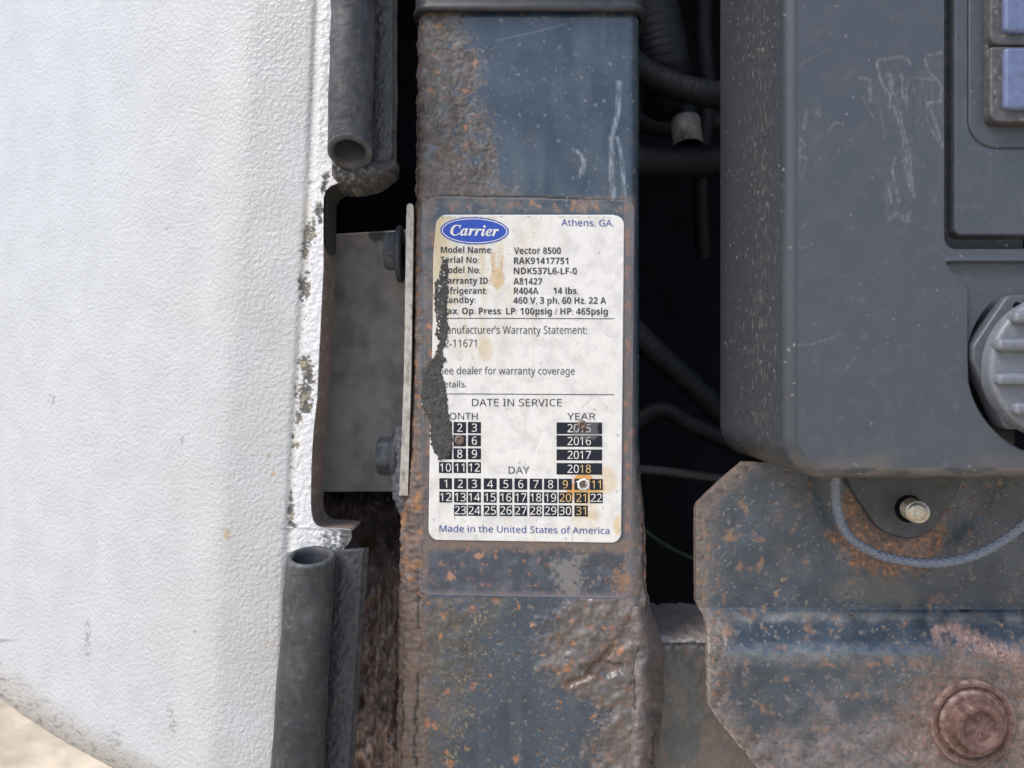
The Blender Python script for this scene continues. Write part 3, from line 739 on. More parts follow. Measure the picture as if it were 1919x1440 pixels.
# weld bead where the cross bar meets the post
pys = np.arange(1140, 1521, 2.0)
X, Y = rsheet(pys, lambda v: 1172 + 8 * fbm(v, v * 0, 40, 3, 403), lambda v: ip(v, [(1140, 1218), (1175, 1232), (1220, 1245), (1300, 1243), (1380, 1236), (1440, 1228), (1520, 1226)]) + 4 * fbm(v, v * 0 + 9, 30, 3, 404), 36)
t = np.linspace(0, 1, 36)[None]
dep = .0040 + .0075 * t ** 2 - .0085 * np.sin(np.pi * np.clip(t * 1.02, 0, 1)) - .0022 * fbm(X, Y, 50, 4, 405) - .0006 * fbm(X, Y, 12, 3, 406)
c = np.ones(X.shape + (3,)) * np.array([.125, .10, .092])
c = mixc(c, (.20, .16, .15), np.clip(.3 + fbm(X, Y, 40, 4, 407), 0, 1))
c = mixc(c, (.07, .07, .066), np.clip(2 * fbm(X, Y, 60, 3, 408), 0, 1))
c = mixc(c, (.30, .27, .24), (ridge(X, Y * .7, 34, 2, 409) > .95) * .6)
c = mixc(c, (.02, .018, .018), ss(2.5, .8, pdist(X + 6 * fbm(X, Y, 16, 3, 410), Y, [(1195, 1215), (1186, 1260), (1190, 1330)])) + ss(2.5, .8, pdist(X + 6 * fbm(X, Y, 16, 3, 411), Y, [(1228, 1370), (1222, 1410), (1226, 1470)])))
P, c, rg = skirt(W(X, Y, dep), .012, 'lrt', (c, .7 + 0 * X))
gmesh('weld_bead', P, M['steel'], post, {'col': c, 'rgh': rg})

# ------------------------------------------------------------------ cross bar between post and right-hand bracket
pr = []
yf, ybk = .014, .085
for yv in np.linspace(ybk, yf + .004, 30): pr.append((yv, 1205, 0))
for q in np.linspace(0, np.pi / 2, 8): pr.append((yf + .004 - .004 * np.sin(q), 1205, .004 * (1 - np.cos(q))))
for pyv in np.arange(1222, 1600, 3): pr.append((yf, pyv, None))
ztop = (CY - 1202) * S * (D + yf) / D
xs = np.linspace((1190 - CX) * S * (D + yf) / D, (1480 - CX) * S * (D + yf) / D, 110)
P = np.zeros((len(pr), len(xs), 3))
for i, (yv, pyv, dz) in enumerate(pr):
    P[i, :, 0] = xs; P[i, :, 1] = yv
    P[i, :, 2] = ztop - dz if dz is not None else (CY - pyv) * S * (D + yf) / D
u = P[..., 0] * 4000; v = np.arange(len(pr))[:, None] * 3.0 + 0 * u
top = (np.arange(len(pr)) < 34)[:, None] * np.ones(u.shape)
c = np.ones(u.shape + (3,)) * np.array([.056, .063, .065])
c = mixc(c, (.095, .10, .098), np.clip(.3 + fbm(u, v, 60, 4, 421), 0, 1))
c = mixc(c, (.13, .10, .085), np.clip(2 * fbm(u, v, 50, 3, 422) - .2 + 1.2 * ss(300, 275, u * D / (D + yf)) + 1.1 * ss(340, 362, u * D / (D + yf)), 0, 1) * .85)
c = mixc(c, (.30, .30, .29), np.clip(3 * fbm(u * 1.3 + v, v * .5, 16, 3, 423) - 1.25, 0, 1) * .6)
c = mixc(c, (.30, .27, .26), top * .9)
c = mixc(c, (.05, .04, .04), top * (ridge(u, v, 70, 2, 424) > .93))
rg = .5 + .2 * top
h = .0006 * fbm(u, v, 40, 4, 425) + .0002 * fbm(u, v, 9, 3, 426)
P[..., 2] += top * (2.2 * h + .0010 * ss(-.06, .06, fbm(u, v * 1.3, 45, 3, 427)))
P[..., 1] -= (1 - top) * h * 1.3
crk = ss(4, 1.5, np.abs(v - 105 + 3 * fbm(u, v * 0, 20, 3, 428))) * ss(1225 - CX, 1235 - CX, u * D / (D + yf))
c = mixc(c, (.03, .025, .022), crk * .85); P[..., 1] += crk * .0012
cb = mesh_obj('cross_bar', P, gridF(*P.shape[:2]), M['steel'], None, {'col': c, 'rgh': rg}, org=(.07, .04, -.2))
tag(cb, 'short grey steel cross bar with flaking rust joining the post to the bracket', 'steel bar')

# ------------------------------------------------------------------ printed data label
lab = thing('data_label', 'worn white printed data label with blue oval logo and date grid on the post', 'label', W(985, 1010, -.0005))
PAPER = [(818, 403), (1169, 403), (1164, 1018), (803, 1012)]
def lab_l(v, g=0):
    base = ip(v, [(403, 818), (480, 812), (600, 811), (700, 809), (800, 806), (1012, 803)]) - g
    top, bot = 402 - g, 1013 + g; r = 19 + g
    q = np.clip((top + r - v) / r, 0, 1); q2 = np.clip((v - (bot - r)) / r, 0, 1)
    return base + r * (1 - np.sqrt(np.clip(1 - q * q, 0, 1))) + r * (1 - np.sqrt(np.clip(1 - q2 * q2, 0, 1)))
def lab_r(v, g=0):
    base = ip(v, [(403, 1170), (1018, 1164)]) + g
    top, bot = 403 - g, 1018 + g; r = 19 + g
    q = np.clip((top + r - v) / r, 0, 1); q2 = np.clip((v - (bot - r)) / r, 0, 1)
    return base - r * (1 - np.sqrt(np.clip(1 - q * q, 0, 1))) - r * (1 - np.sqrt(np.clip(1 - q2 * q2, 0, 1)))
def paper_warp(X, Y):       # bottom edge runs down to the right by 5 px
    return Y + (X - 803) / 361 * 5.5 * ss(403, 1013, Y)
pys = np.unique(np.concatenate([np.arange(402.2, 1013, 2.0), np.linspace(402.05, 412, 14), np.linspace(1003, 1012.9, 14)]))
X, Y = rsheet(pys, lambda v: lab_l(v), lambda v: np.minimum(lab_r(v), lab_r(v + 5)), 180)
Y = paper_warp(X, Y)
f1 = fbm(X, Y, 9, 4, 501); f2 = fbm(X, Y, 30, 4, 502); stv = fbm(X, Y * .16, 16, 4, 503)
c = np.ones(X.shape + (3,)) * np.array([.74, .73, .70])
c = mixc(c, (.59, .585, .56), np.clip(1.8 * f2 + .2, 0, 1) * .8)
c = mixc(c, (.63, .53, .34), np.clip(.45 + 1.5 * stv, 0, 1) * ss(1040, 850, X) * ss(760, 420, Y) * .95)
c = mixc(c, (.62, .50, .28), ss(60, 5, X - 808) * ss(620, 430, Y) * .75)
c = mixc(c, (.60, .53, .40), np.clip(2 * stv - .25, 0, 1) * .6 * ss(1100, 1000, X))
c = mixc(c, (.60, .50, .33), np.clip(blob(X, Y, 910, 655, 14, 26, f2, .6), 0, 1) * .6)
drop = np.maximum(blob(X, Y, 933, 521, 15, 21, f1 + f2, .35, .7, 1.1), np.maximum(ss(7, 1, pdist(X + 3 * f2, Y, [(927, 512), (923, 476)])), ss(4.5, .5, pdist(X + 3 * f2, Y, [(940, 508), (942, 480)])) * .8))
c = mixc(c, (.56, .36, .13), drop * .62)
c = mixc(c, (.40, .24, .08), drop * np.clip(3 * f1 - .3, 0, 1) * .6)
rs = blob(X, Y, 1093, 912, 30, 30, f2, .7) 
c = mixc(c, (.62, .29, .04), np.clip(rs * 1.2, 0, 1) * .9)
c = mixc(c, (.60, .42, .17), np.clip(ss(34, 8, np.abs(X - (1098 + 6 * f2))) * ss(905, 930, Y) * ss(1016, 960, Y) * (.7 + f2) + blob(X, Y, 1135, 900, 26, 30, f2, .8) * .6, 0, 1) * .75)
c = mixc(c, (.62, .47, .20), blob(X, Y, 1160, 985, 12, 22, f2, .6) * .7)
c = mixc(c, (.56, .43, .20), ss(3, .8, np.abs(Y - 787)) * 0)
c = mixc(c, (.30, .29, .27), np.clip(sp(X, Y, 22, 504, .20, .03, .08), 0, 1) * .6)
c = mixc(c, (.84, .84, .83), ss(1.2, .4, pdist(X + 2 * f2, Y, [(1020, 815), (1005, 850), (992, 890), (988, 960)])))
c = mixc(c, (.40, .39, .37), ss(1.4, .5, pdist(X + 2 * f2, Y, [(1113, 745), (1090, 764)])) * .8 + ss(1., .4, pdist(X, Y, [(893, 1003), (893, 1016)])) + ss(1., .4, pdist(X, Y, [(1073, 1004), (1073, 1018)])))
c = mixc(c, (.22, .22, .18), ss(10, 0, Y - 404) * (fbm(X * 1.5, Y * .5, 6, 3, 506) > .12) * ss(900, 820, X) + ss(6, 0, Y - 404) * (fbm(X * 1.5, Y * .5, 5, 3, 507) > .28))
c = mixc(c, (.78, .78, .77), ss(2.5, .8, Y - 403) + ss(3, 1, np.abs(X - lab_r(Y))) * .8)
P, c = skirt(W(X, Y, -.0005 + .00009 * f2 - .00012 * ss(.25, .8, fbm(X, Y * .6, 120, 2, 508))), .0006, 'lrtb', (c,))
gmesh('paper', P, M['paper'], lab, {'col': c})

_vm = {}
def msym(s, bold):
    out = ''
    for ch in s:
        o = ord(ch)
        if 'A' <= ch <= 'Z': out += chr((0x1D5D4 if bold else 0x1D5A0) + o - 65)
        elif 'a' <= ch <= 'z': out += chr((0x1D5EE if bold else 0x1D5BA) + o - 97)
        elif '0' <= ch <= '9': out += chr((0x1D7EC if bold else 0x1D7E2) + o - 48)
        else: out += ch
    return out

def glyphs(s, spacing=1.0, off=0.0):
    cu = bpy.data.curves.new('lettering', 'FONT'); cu.body = s; cu.space_character = spacing; cu.offset = off
    cu.resolution_u = 3
    o = bpy.data.objects.new('lettering', cu); COL.objects.link(o)
    me = bpy.data.meshes.new_from_object(o)
    V = np.zeros(len(me.vertices) * 3); me.vertices.foreach_get('co', V); V = V.reshape(-1, 3)
    F = [tuple(p.vertices) for p in me.polygons]
    bpy.data.objects.remove(o); bpy.data.curves.remove(cu); bpy.data.meshes.remove(me)
    return V, F
_capv, _ = glyphs(msym('H', False)); CAP = _capv[:, 1].max()

def txt(s, xl, xr, bl, br, cap, mat, parent, bold=False, raw=False, y=-.00068, name='lettering', spacing=1.0, shear=0., off=0.):
    V, F = glyphs(s if raw else msym(s, bold), spacing, off)
    x = V[:, 0]; k = cap / CAP
    if xr is None:                       # centred on xl at natural width
        w = (x.max() - x.min()) * k * .97; x0, x1 = xl - w / 2, xl + w / 2
    else: x0, x1 = xl, xr
    px = x0 + (x - x.min()) / (x.max() - x.min()) * (x1 - x0) + shear * V[:, 1] * k
    py = bl + (br - bl) * (px - x0) / max(1, x1 - x0) - V[:, 1] * k
    return mesh_obj(name, W(px, py, y), F, mat, parent, None, False)

def quad(x0, y0, x1, y1, y, mat, parent, name, dy=0.):
    return mesh_obj(name, W([x0, x1, x1, x0], [y0, y0 + dy, y1 + dy, y1], y), [(0, 3, 2, 1)], mat, parent, None, False)

# logo
th = np.linspace(0, 2 * np.pi, 97)[:-1]
def oval(rx, ry): return 889.3 + rx * np.cos(th), 432 + 1.2 * np.cos(th) + ry * np.sin(th)
ex, ey = oval(64, 25.6)
logo = mesh_obj('logo', W(ex, ey, -.00062), [tuple(range(95, -1, -1))], M['logo_blue'], lab, None, False)
a_ = oval(61.2, 23.2); b_ = oval(59.4, 21.7)
V = np.concatenate([W(*a_, -.00070), W(*b_, -.00070)])
mesh_obj('ring', V, [(i, 96 + i, 96 + (i + 1) % 96, (i + 1) % 96) for i in range(96)], M['white_ink'], logo, None, False)
txt(''.join(map(chr, (0x1D46A, 0x1D482, 0x1D493, 0x1D493, 0x1D48A, 0x1D486, 0x1D493))), 843.8, 935, 440.2, 441.8, 20.2, M['white_ink'], logo, raw=True, y=-.00076, off=.012)

B = M['black_ink']; G_ = M['grey_ink']
txt('Athens, GA.', 1052, 1150, 422.5, 423.5, 12.2, M['blue_ink'], lab)
ROWS = [('Model Name:', 826, 923, 473.4, 'Vector 8500', 963, 1051, 475), ('Serial No:', 826, 897, 492, 'RAK91417751', 963, 1065, 494),
        ('Model No:', 826, 900, 511, 'NDK537L6-LF-0', 963, 1081, 513), ('Warranty ID:', 824, 917.5, 531, 'A81427', 962, 1016, 532.6),
        ('Refrigerant:', 825, 913, 549.8, 'R404A', 963, 1009, 550.3), ('Standby:', 825, 891, 567, '460 V, 3 ph, 60 Hz, 22 A', 962, 1136, 568.4)]
for a1, x0, x1, b1, a2, x2, x3, b2 in ROWS:
    txt(a1, x0, x1, b1, b1 + .4, 11.8, B, lab, bold=True)
    txt(a2, x2, x3, b2, b2 + .3, 12.2, B, lab, bold=True)
txt('14 lbs.', 1037, 1083.5, 550, 550.2, 11.8, B, lab, bold=True)
txt('Max. Op. Press: LP: 100psig / HP: 465psig', 824, 1139, 588, 589, 12.2, B, lab, bold=True)
quad(826, 595, 1152, 596.4, -.00062, B, lab, 'rule_line', 1.0)
txt("Manufacturer's Warranty Statement:", 823, 1100, 624.6, 625.2, 14.4, G_, lab)
txt('62-11671', 823, 893, 649.5, 650, 14.2, G_, lab)
txt('See dealer for warranty coverage', 824, 1077, 700.6, 701.4, 13.6, G_, lab)
txt('details.', 823, 873.5, 726.6, 727, 13.6, G_, lab)
quad(826, 738.6, 1151.5, 740, -.00062, B, lab, 'rule_line', 1.6)
txt('DATE IN SERVICE', 884.5, 1052.5, 762.3, 762.7, 13.6, B, lab)
txt('MONTH', 825, 895, 787.4, 787.8, 12.6, B, lab)
txt('YEAR', 1063, 1116, 788, 788.2, 12.8, B, lab)
txt('DAY', 953, 991.8, 889, 889.2, 13.4, B, lab)
txt('Made in the United States of America', 823.5, 1142, 997.6, 1002, 12.2, M['blue_ink'], lab)

def cell(s, x0, y0, x1, y1, stained=False, half=None):
    b = quad(x0, y0, x1, y1, -.00060, M['cell_ink'], lab, 'date_cell', .3)
    if half:
        m_ = txt(s[:2], (x0 + x1) / 2 - 11.5, None, (y0 + y1) / 2 + 7.5, (y0 + y1) / 2 + 7.6, 15, M['white_ink'], b, name='numeral', y=-.00070)
        txt(s[2:], (x0 + x1) / 2 + 11.5, None, (y0 + y1) / 2 + 7.5, (y0 + y1) / 2 + 7.6, 15, M['stained_ink' if stained else 'white_ink'], b, name='numeral', y=-.00070)
    else:
        txt(s, (x0 + x1) / 2, None, (y0 + y1) / 2 + 7.5, (y0 + y1) / 2 + 7.6, 15, M['stained_ink' if stained else 'white_ink'], b, name='numeral', y=-.00070)
MC = [(822.5, 847), (849.8, 873.5), (876.8, 901.3)]; MR = [(792, 813.3), (816.4, 837.5), (841.3, 862), (867, 887.6)]
k = 1
for (y0, y1) in MR:
    for (x0, x1) in MC:
        cell(str(k), x0, y0, x1, y1); k += 1
for i, (y0, y1) in enumerate([(792.8, 814.6), (817, 838.5), (843.4, 864), (869, 890.6)]):
    cell(str(2015 + i), 1043, y0, 1128.4, y1, stained=(i == 3), half=True)
DC = [(823.4, 847), (850.9, 874.3), (876.8, 901.2), (906.4, 930.8), (936, 960), (964, 988), (992.4, 1016), (1019.4, 1044.3), (1046.9, 1071.8), (1076.4, 1101.6), (1105.4, 1129.6)]
DR = [(897.3, 918), (922.6, 942.8), (947, 967.6)]
for k in range(1, 32):
    r = 0 if k < 12 else 1 if k < 23 else 2
    ci = k - 1 if r == 0 else k - 12 if r == 1 else k - 22
    x0, x1 = DC[ci]; y0, y1 = DR[r]; sl = (x0 - 823) / 306 * 1.6
    cell(str(k), x0, y0 + sl, x1, y1 + sl, stained=k in (9, 11, 20, 21, 31))

# torn strip: dark residue where the label has been rubbed away
RR_ = [(486, 838), (500, 841), (515, 840), (530, 838.5), (548, 840), (562, 838), (580, 839), (600, 838), (615, 840.5), (640, 836), (655, 829), (664, 830), (676, 837), (681, 829), (697, 826), (720, 834), (750, 837), (776, 840),
       (794, 845), (823, 848.5), (840, 847), (856, 842), (864, 826)]
RL = [(486, 832), (500, 826), (515, 822), (530, 816), (555, 813), (590, 816), (611, 820), (625, 815), (640, 824), (656, 817), (667, 814), (689, 793), (700, 791), (758, 790), (775, 797), (788, 805), (815, 806), (833, 808), (848, 814), (864, 824)]
pys = np.arange(486, 864.1, 1.0)
jag = lambda v, s: 2.6 * fbm(v, v * 0 + 3, 8, 3, s) + 3.4 * fbm(v, v * 0 + 5, 3.2, 2, s + 1)
X, Y = rsheet(pys, lambda v: ip(v, RL) + jag(v, 520), lambda v: np.maximum(ip(v, RR_) + jag(v, 523), ip(v, RL) + jag(v, 520) + .3), 48)
t = np.linspace(0, 1, 48)[None]
f1 = fbm(X, Y, 6, 3, 526); f2 = fbm(X + .4 * Y, Y * .6 - .3 * X, 14, 4, 527)
dep = -.00080 - .00022 * (f1 + f2) * ss(0, .15, t) * ss(1, .85, t) - .00015 * ss(0, .1, t) * ss(1, .9, t)
dep = np.minimum(dep, -.00076)
c = np.ones(X.shape + (3,)) * np.array([.050, .048, .044])
c = mixc(c, (.095, .09, .083), np.clip(.3 + 1.2 * f2, 0, 1))
c = mixc(c, (.028, .028, .028), np.clip(1.8 * f1 - .2, 0, 1))
flk = (fbm(X, Y, 7, 3, 528) > .34) * ss(690, 640, Y) * ss(.9, .4, t) + (sp(X, Y, 16, 529, .08, .06, .12) > .5)
c = mixc(c, (.62, .62, .59), np.clip(flk, 0, 1))
P, c = skirt(W(X, Y, dep), .0008, 'lrtb', (c,))
gmesh('torn_residue', P, M['tar'], lab, {'col': c})
c = None

# clear film round the paper: a thin glossy border
fm = bpy.data.materials.new('clear_film'); fm.use_nodes = True
nt = fm.node_tree; bs = nt.nodes['Principled BSDF']; bs.inputs['Base Color'].default_value = (.30, .28, .30, 1); bs.inputs['Roughness'].default_value = .22
tr = nt.nodes.new('ShaderNodeBsdfTransparent'); mx = nt.nodes.new('ShaderNodeMixShader'); at = nt.nodes.new('ShaderNodeAttribute'); at.attribute_name = 'rgh'
nt.links.new(at.outputs['Fac'], mx.inputs['Fac']); nt.links.new(tr.outputs[0], mx.inputs[1]); nt.links.new(bs.outputs[0], mx.inputs[2])
nt.links.new(mx.outputs[0], nt.nodes['Material Output'].inputs['Surface'])
def rrect(corners, r, nc=9, nside=24):
    out = []
    c4 = np.array(corners, float)
    for i in range(4):
        p, q, nx_ = c4[i - 1], c4[i], c4[(i + 1) % 4]
        d0 = (p - q) / np.linalg.norm(p - q); d1 = (nx_ - q) / np.linalg.norm(nx_ - q)
        for u_ in np.linspace(0, 1, nc):
            out.append((1 - u_) ** 2 * (q + d0 * r) + 2 * u_ * (1 - u_) * q + u_ ** 2 * (q + d1 * r))
        e0 = q + d1 * r; e1 = nx_ - d1 * r
        for u_ in np.linspace(0, 1, nside + 2)[1:-1]: out.append(e0 + (e1 - e0) * u_)
    return np.array(out)
outer = rrect([(801, 367), (1189, 376), (1181, 1123), (786, 1115)], 20)
inner = rrect([(816, 401), (1171.5, 401), (1166, 1020.5), (801, 1014)], 20)
ts = np.linspace(0, 1, 9)
G2 = outer[None] * (1 - ts)[:, None, None] + inner[None] * ts[:, None, None]
X, Y = G2[..., 0], G2[..., 1]
lift = ss(1174, 1186, X)
curl = 24 * S * (1 - np.sqrt(np.clip(1 - np.clip((X - 1176) / 25, 0, .97) ** 2, 0, 1)))
op = .04 + .07 * np.clip(fbm(X, Y, 30, 3, 541) + .2, 0, 1) + .62 * lift * ss(1120, 700, Y) * np.clip(.75 + fbm(X, Y * .3, 30, 3, 542), 0, 1)
op = np.maximum(op, .55 * (ts < .04)[:, None])
gmesh('clear_film', W(X, Y, -.0003 + curl * .75), fm, lab, {'rgh': np.clip(op, 0, .85)}, wrap=True)

# three drive pins punched through the date in service
def pin(px, py, r, mat, hollow=.35, hgt=.0008, seed=0, name='drive_pin', collar=None):
    nr, ns = 12, 36
    th = np.linspace(0, 2 * np.pi, ns, endpoint=False)
    q = np.linspace(1, .02, nr)[:, None]
    x = px + r * q * np.cos(th); yv = py + r * q * np.sin(th)
    hh = hgt * (1 - q ** 4) - hgt * .9 * ss(hollow + .15, hollow - .1, q) + .00015 * fbm(x, yv, 4, 3, seed)
    o = gmesh(name, W(x, yv, -.00075 - hh), mat, lab, None, wrap=True)
    if collar:
        q = np.linspace(1.0, .68, 8)[:, None]
        rad = collar * (1 + .22 * fbm(th * 5, th * 0, 3, 2, seed + 1))
        x = px + rad * q * np.cos(th); yv = py + rad * q * np.sin(th)
        gmesh('torn_rim', W(x, yv, -.00076 - .0004 * np.sin(np.pi * np.clip((1 - q) / .45, 0, 1))), M['white_ink'], o, None, wrap=True)
M['pin'] = surf('brown_drive_pin', (.16, .11, .09), .55, .4, 900, bump=((1200, .5, .0004),), metal=.2)
pin(1091, 798, 9.2, M['pin'], seed=551)
pin(860.5, 826, 9.2, M['rust_dark'] if 'rust_dark' in M else M['pin'], hgt=.0005, seed=552)
pin(1093.5, 909.5, 8.2, M['pin'], .8, .0004, 553, collar=11.5)
# smear of lifted film beside the year pin
X, Y = np.meshgrid(np.linspace(1072, 1130, 40), np.linspace(791, 828, 26))
k_ = np.clip(blob(X, Y, 1098, 806, 32, 20, fbm(X, Y, 14, 2, 561), .5, .75, 1.0), 0, 1)
gmesh('lifted_film', W(X, Y, -.00078 - .00025 * k_ * (1 + .6 * fbm(X, Y, 10, 2, 562))), fm, lab, {'rgh': .30 * k_ * (1 - blob(X, Y, 1091, 798, 13, 13))})

# ------------------------------------------------------------------ dark grey plastic control box
box = thing('control_box', 'dark grey scuffed plastic control box with a ribbed knob and keypad at the right', 'control box', W(1650, 890, -.02))
X1, ZT = .30, .24
def contour(x0, zb, rc, n_s=420, n_c=60, n_b=260):
    p = [(x0, z) for z in np.linspace(ZT, zb + rc, n_s)]
    p += [(x0 + rc - rc * math.cos(q), zb + rc - rc * math.sin(q)) for q in np.linspace(0, math.pi / 2, n_c)[1:]]
    p += [(x, zb) for x in np.linspace(x0 + rc, X1, n_b)[1:]]
    return np.array(p)
rings = []
def ring(x0, zb, rc, y): k_ = contour(x0, zb, rc); rings.append(np.stack([k_[:, 0], np.full(len(k_), y), k_[:, 1]], -1))
BX, BZ = .1046, -.0362
for t in np.linspace(0, 1, 90): ring(BX + .0082 * t, BZ - .0032 * t, .0155 + .001 * t, .03 - .0745 * t)
for q in np.linspace(0, np.pi / 2, 12)[1:]:
    i_ = .0052 * (1 - math.cos(q)); ring(BX + .0082 + i_, BZ - .0032 + i_ * .9, .0165 - i_ * .5, -.0445 - .0055 * math.sin(q))
P = np.stack(rings)
arc = np.concatenate([[0.], np.cumsum(np.linalg.norm(np.diff(P[40], axis=0), axis=1))]) * 4000
Q = (np.concatenate([[0], np.cumsum(np.linalg.norm(np.diff(P[:, 5], axis=0), axis=1))]) * 4000)[:, None] + 0 * arc[None]
AR = arc[None] + 0 * Q
c = np.ones(P.shape) * np.array([.046, .053, .064])
c = mixc(c, (.050, .053, .060), ss(300, 240, Q) * .7)
stk = np.clip(2.6 * fbm(Q, AR * .22, 5, 4, 601) - .55, 0, 1)
c = mixc(c, (.20, .19, .18), stk * ss(20, 120, Q) * ss(330, 260, Q) * .55)
c = mixc(c, (.24, .20, .16), np.clip(1.9 * fbm(Q, AR * .3, 7, 4, 602) - .1, 0, 1) * np.exp(-((Q - 215) / 55) ** 2) * .45)
zz = P[..., 2]
c = mixc(c, (.16, .135, .11), ss(-.026, -.036, zz) * np.clip(.5 + 1.2 * fbm(Q, AR * .4, 20, 3, 603), 0, 1) * .75)
c = mixc(c, (.30, .29, .28), (sp(Q, AR, 16, 604, .15, .05, .12)) * .7)
gmesh('housing', P, M['plastic'], box, {'col': c, 'rgh': np.clip(.42 + .25 * stk - .16 * ss(300, 320, Q), 0, .8)})

# front face with its recesses
YF = -.05
fr_ring = rings[-1]
FX0 = fr_ring[0, 0]; FZB = fr_ring[-1, 2]; FRC = .0165 - .0052 * .5
kf = (D + YF) / D * S
zs = np.concatenate([np.arange(.206, FZB + FRC, -2.2 * kf), FZB + FRC - FRC * np.sin(np.linspace(0, np.pi / 2, 26))])
xl = np.where(zs > FZB + FRC, FX0, FX0 + FRC - np.sqrt(np.clip(FRC ** 2 - (FRC - (zs - FZB)) ** 2, 0, None)))
nc = 330
XW = xl[:, None] + (.215 - xl)[:, None] * np.linspace(0, 1, nc)
ZW = np.repeat(zs[:, None], nc, 1)
X = XW / kf + CX; Y = CY - ZW / kf
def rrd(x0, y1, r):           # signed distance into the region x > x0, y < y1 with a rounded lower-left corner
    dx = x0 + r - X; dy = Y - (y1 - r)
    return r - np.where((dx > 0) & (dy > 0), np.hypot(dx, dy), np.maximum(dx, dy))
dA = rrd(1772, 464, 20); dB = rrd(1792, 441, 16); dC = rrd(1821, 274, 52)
y = np.zeros(X.shape)
y += .0075 * ss(-1.5, 2.5, dA)
y -= .0050 * ss(-1, 4, dB)
y += .0009 * ss(2.4, .6, np.abs(dC))
xb = ip(Y, [(486, 1775), (492, 1775), (512, 1788), (520, 1797), (534, 1813), (545, 1816), (690, 1816), (900, 1816)])
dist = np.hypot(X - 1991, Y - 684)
inlow = ss(-3, 3, X - xb) * ss(488, 494, Y) * ss(6, -2, np.where(Y > 684, dist - 174, -10.))
y += .0026 * inlow
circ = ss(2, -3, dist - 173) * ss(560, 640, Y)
y += .011 * circ
y -= .0007 * ss(3.5, 1, np.abs(Y - 487)) * ss(1772, 1780, X)
rim_ = ss(10, 3, np.abs(X - xb + 4)) * ss(535, 550, Y) * ss(700, 680, Y)
f1 = fbm(X, Y, 9, 3, 611); f2 = fbm(X, Y, 60, 4, 612)
c = np.ones(X.shape + (3,)) * np.array([.060, .070, .085])
c = mixc(c, (.075, .084, .099), np.clip(.3 + 1.2 * f2, 0, 1) * .6)
c = mixc(c, (.14, .147, .16), np.clip(2 * fbm(X, Y, 22, 4, 613) - .4, 0, 1) * .35)
c = mixc(c, (.008, .009, .012), ss(-4, -1, dA) * ss(1, -2, dB) * .95)  # shade in the channel and on its walls painted near black
c = mixc(c, (.008, .009, .012), circ)  # shade inside the round latch recess painted near black
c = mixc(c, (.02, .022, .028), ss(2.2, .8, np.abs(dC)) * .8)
c = mixc(c, (.15, .12, .10), ss(840, 872, Y) * np.clip(.5 + f2, 0, 1) * .5)
c = mixc(c, (.17, .16, .145), np.clip(ss(7, 0, np.abs(dB + 3)) * .5 + ss(9, 0, np.abs(X - xb - 5)) * ss(488, 500, Y) * ss(720, 690, Y) * .6, 0, 1) * np.clip(.3 + 1.6 * fbm(X, Y, 16, 3, 618), 0, 1) * .7)
scr = np.zeros(X.shape)
for w, am, pts in ((4, .8, [(1643, 115), (1650, 150), (1668, 180), (1668, 200)]), (6, .8, [(1668, 140), (1672, 175)]), (4, .6, [(1643, 113), (1690, 105), (1708, 118)]), (5, .8, [(1700, 110), (1705, 118)]),
                   (4, .65, [(1675, 198), (1692, 250), (1700, 300), (1705, 350)]), (3, .6, [(1684, 200), (1705, 290), (1712, 370)]), (3, .5, [(1692, 300), (1700, 345), (1716, 370)]), (3, .7, [(1690, 140), (1692, 180), (1700, 200), (1698, 165)]),
                   (4, .7, [(1733, 108), (1740, 135), (1758, 150), (1765, 165), (1762, 190), (1738, 192), (1750, 220), (1766, 270)]), (3, .6, [(1735, 105), (1765, 98)]), (4, .6, [(1745, 243), (1768, 275)]), (4, .6, [(1716, 145), (1750, 148)]),
                   (6, .6, [(1630, 160), (1632, 188)]), (4, .6, [(1612, 145), (1630, 148), (1633, 158)]), (2.5, .4, [(1615, 180), (1640, 225)]), (2.5, .4, [(1650, 205), (1658, 258)]), (4, .7, [(1678, 295), (1672, 315), (1675, 338)]),
                   (5, .6, [(1665, 345), (1670, 378)]), (5, .5, [(1680, 352), (1684, 376)]), (7, .55, [(1663, 412), (1680, 400), (1700, 412), (1704, 398)]), (5, .75, [(1492, 220), (1490, 260), (1492, 300), (1490, 350)]), (3, .5, [(1496, 255), (1510, 272), (1490, 285), (1514, 298)]),
                   (5, .5, [(1506, 240), (1510, 218), (1512, 206)]), (5, .5, [(1525, 205), (1534, 215), (1535, 200)]), (3, .45, [(1552, 245), (1565, 228), (1580, 232)]), (2.5, .35, [(1590, 265), (1612, 245)]), (3, .4, [(1493, 430), (1516, 418)]), (3, .45, [(1495, 450), (1500, 466), (1524, 456)]),
                   (2.5, .5, [(1492, 646), (1520, 645), (1560, 632), (1574, 623)]), (3, .4, [(1610, 530), (1611, 540)]), (2, .3, [(1500, 120), (1560, 88)])):
    d = pdist(X + 2.5 * f1, Y + 2 * f1, pts)
    scr = np.maximum(scr, am * ss(w, w * .25, d) * np.clip(.55 + 1.5 * fbm(X * 1.7 + Y * .3, Y * .6, 7, 3, 614), 0, 1))
sm = np.zeros(X.shape)
for cx_, cy_, rx, ry in ((1672, 175, 45, 80), (1745, 190, 40, 100), (1700, 310, 26, 80), (1500, 290, 18, 80), (1672, 350, 22, 50)):
    sm = np.maximum(sm, blob(X, Y, cx_, cy_, rx, ry, f2, .9, .1, 1.1))
c = mixc(c, (.20, .20, .20), sm * np.clip(.25 + 1.4 * fbm(X * 1.6, Y * .5, 9, 4, 617), 0, 1) * .32)
c = mixc(c, (.34, .33, .32), scr * .5)
c = mixc(c, (.26, .27, .29), sp(X, Y, 26, 615, .10, .02, .07) * .5)
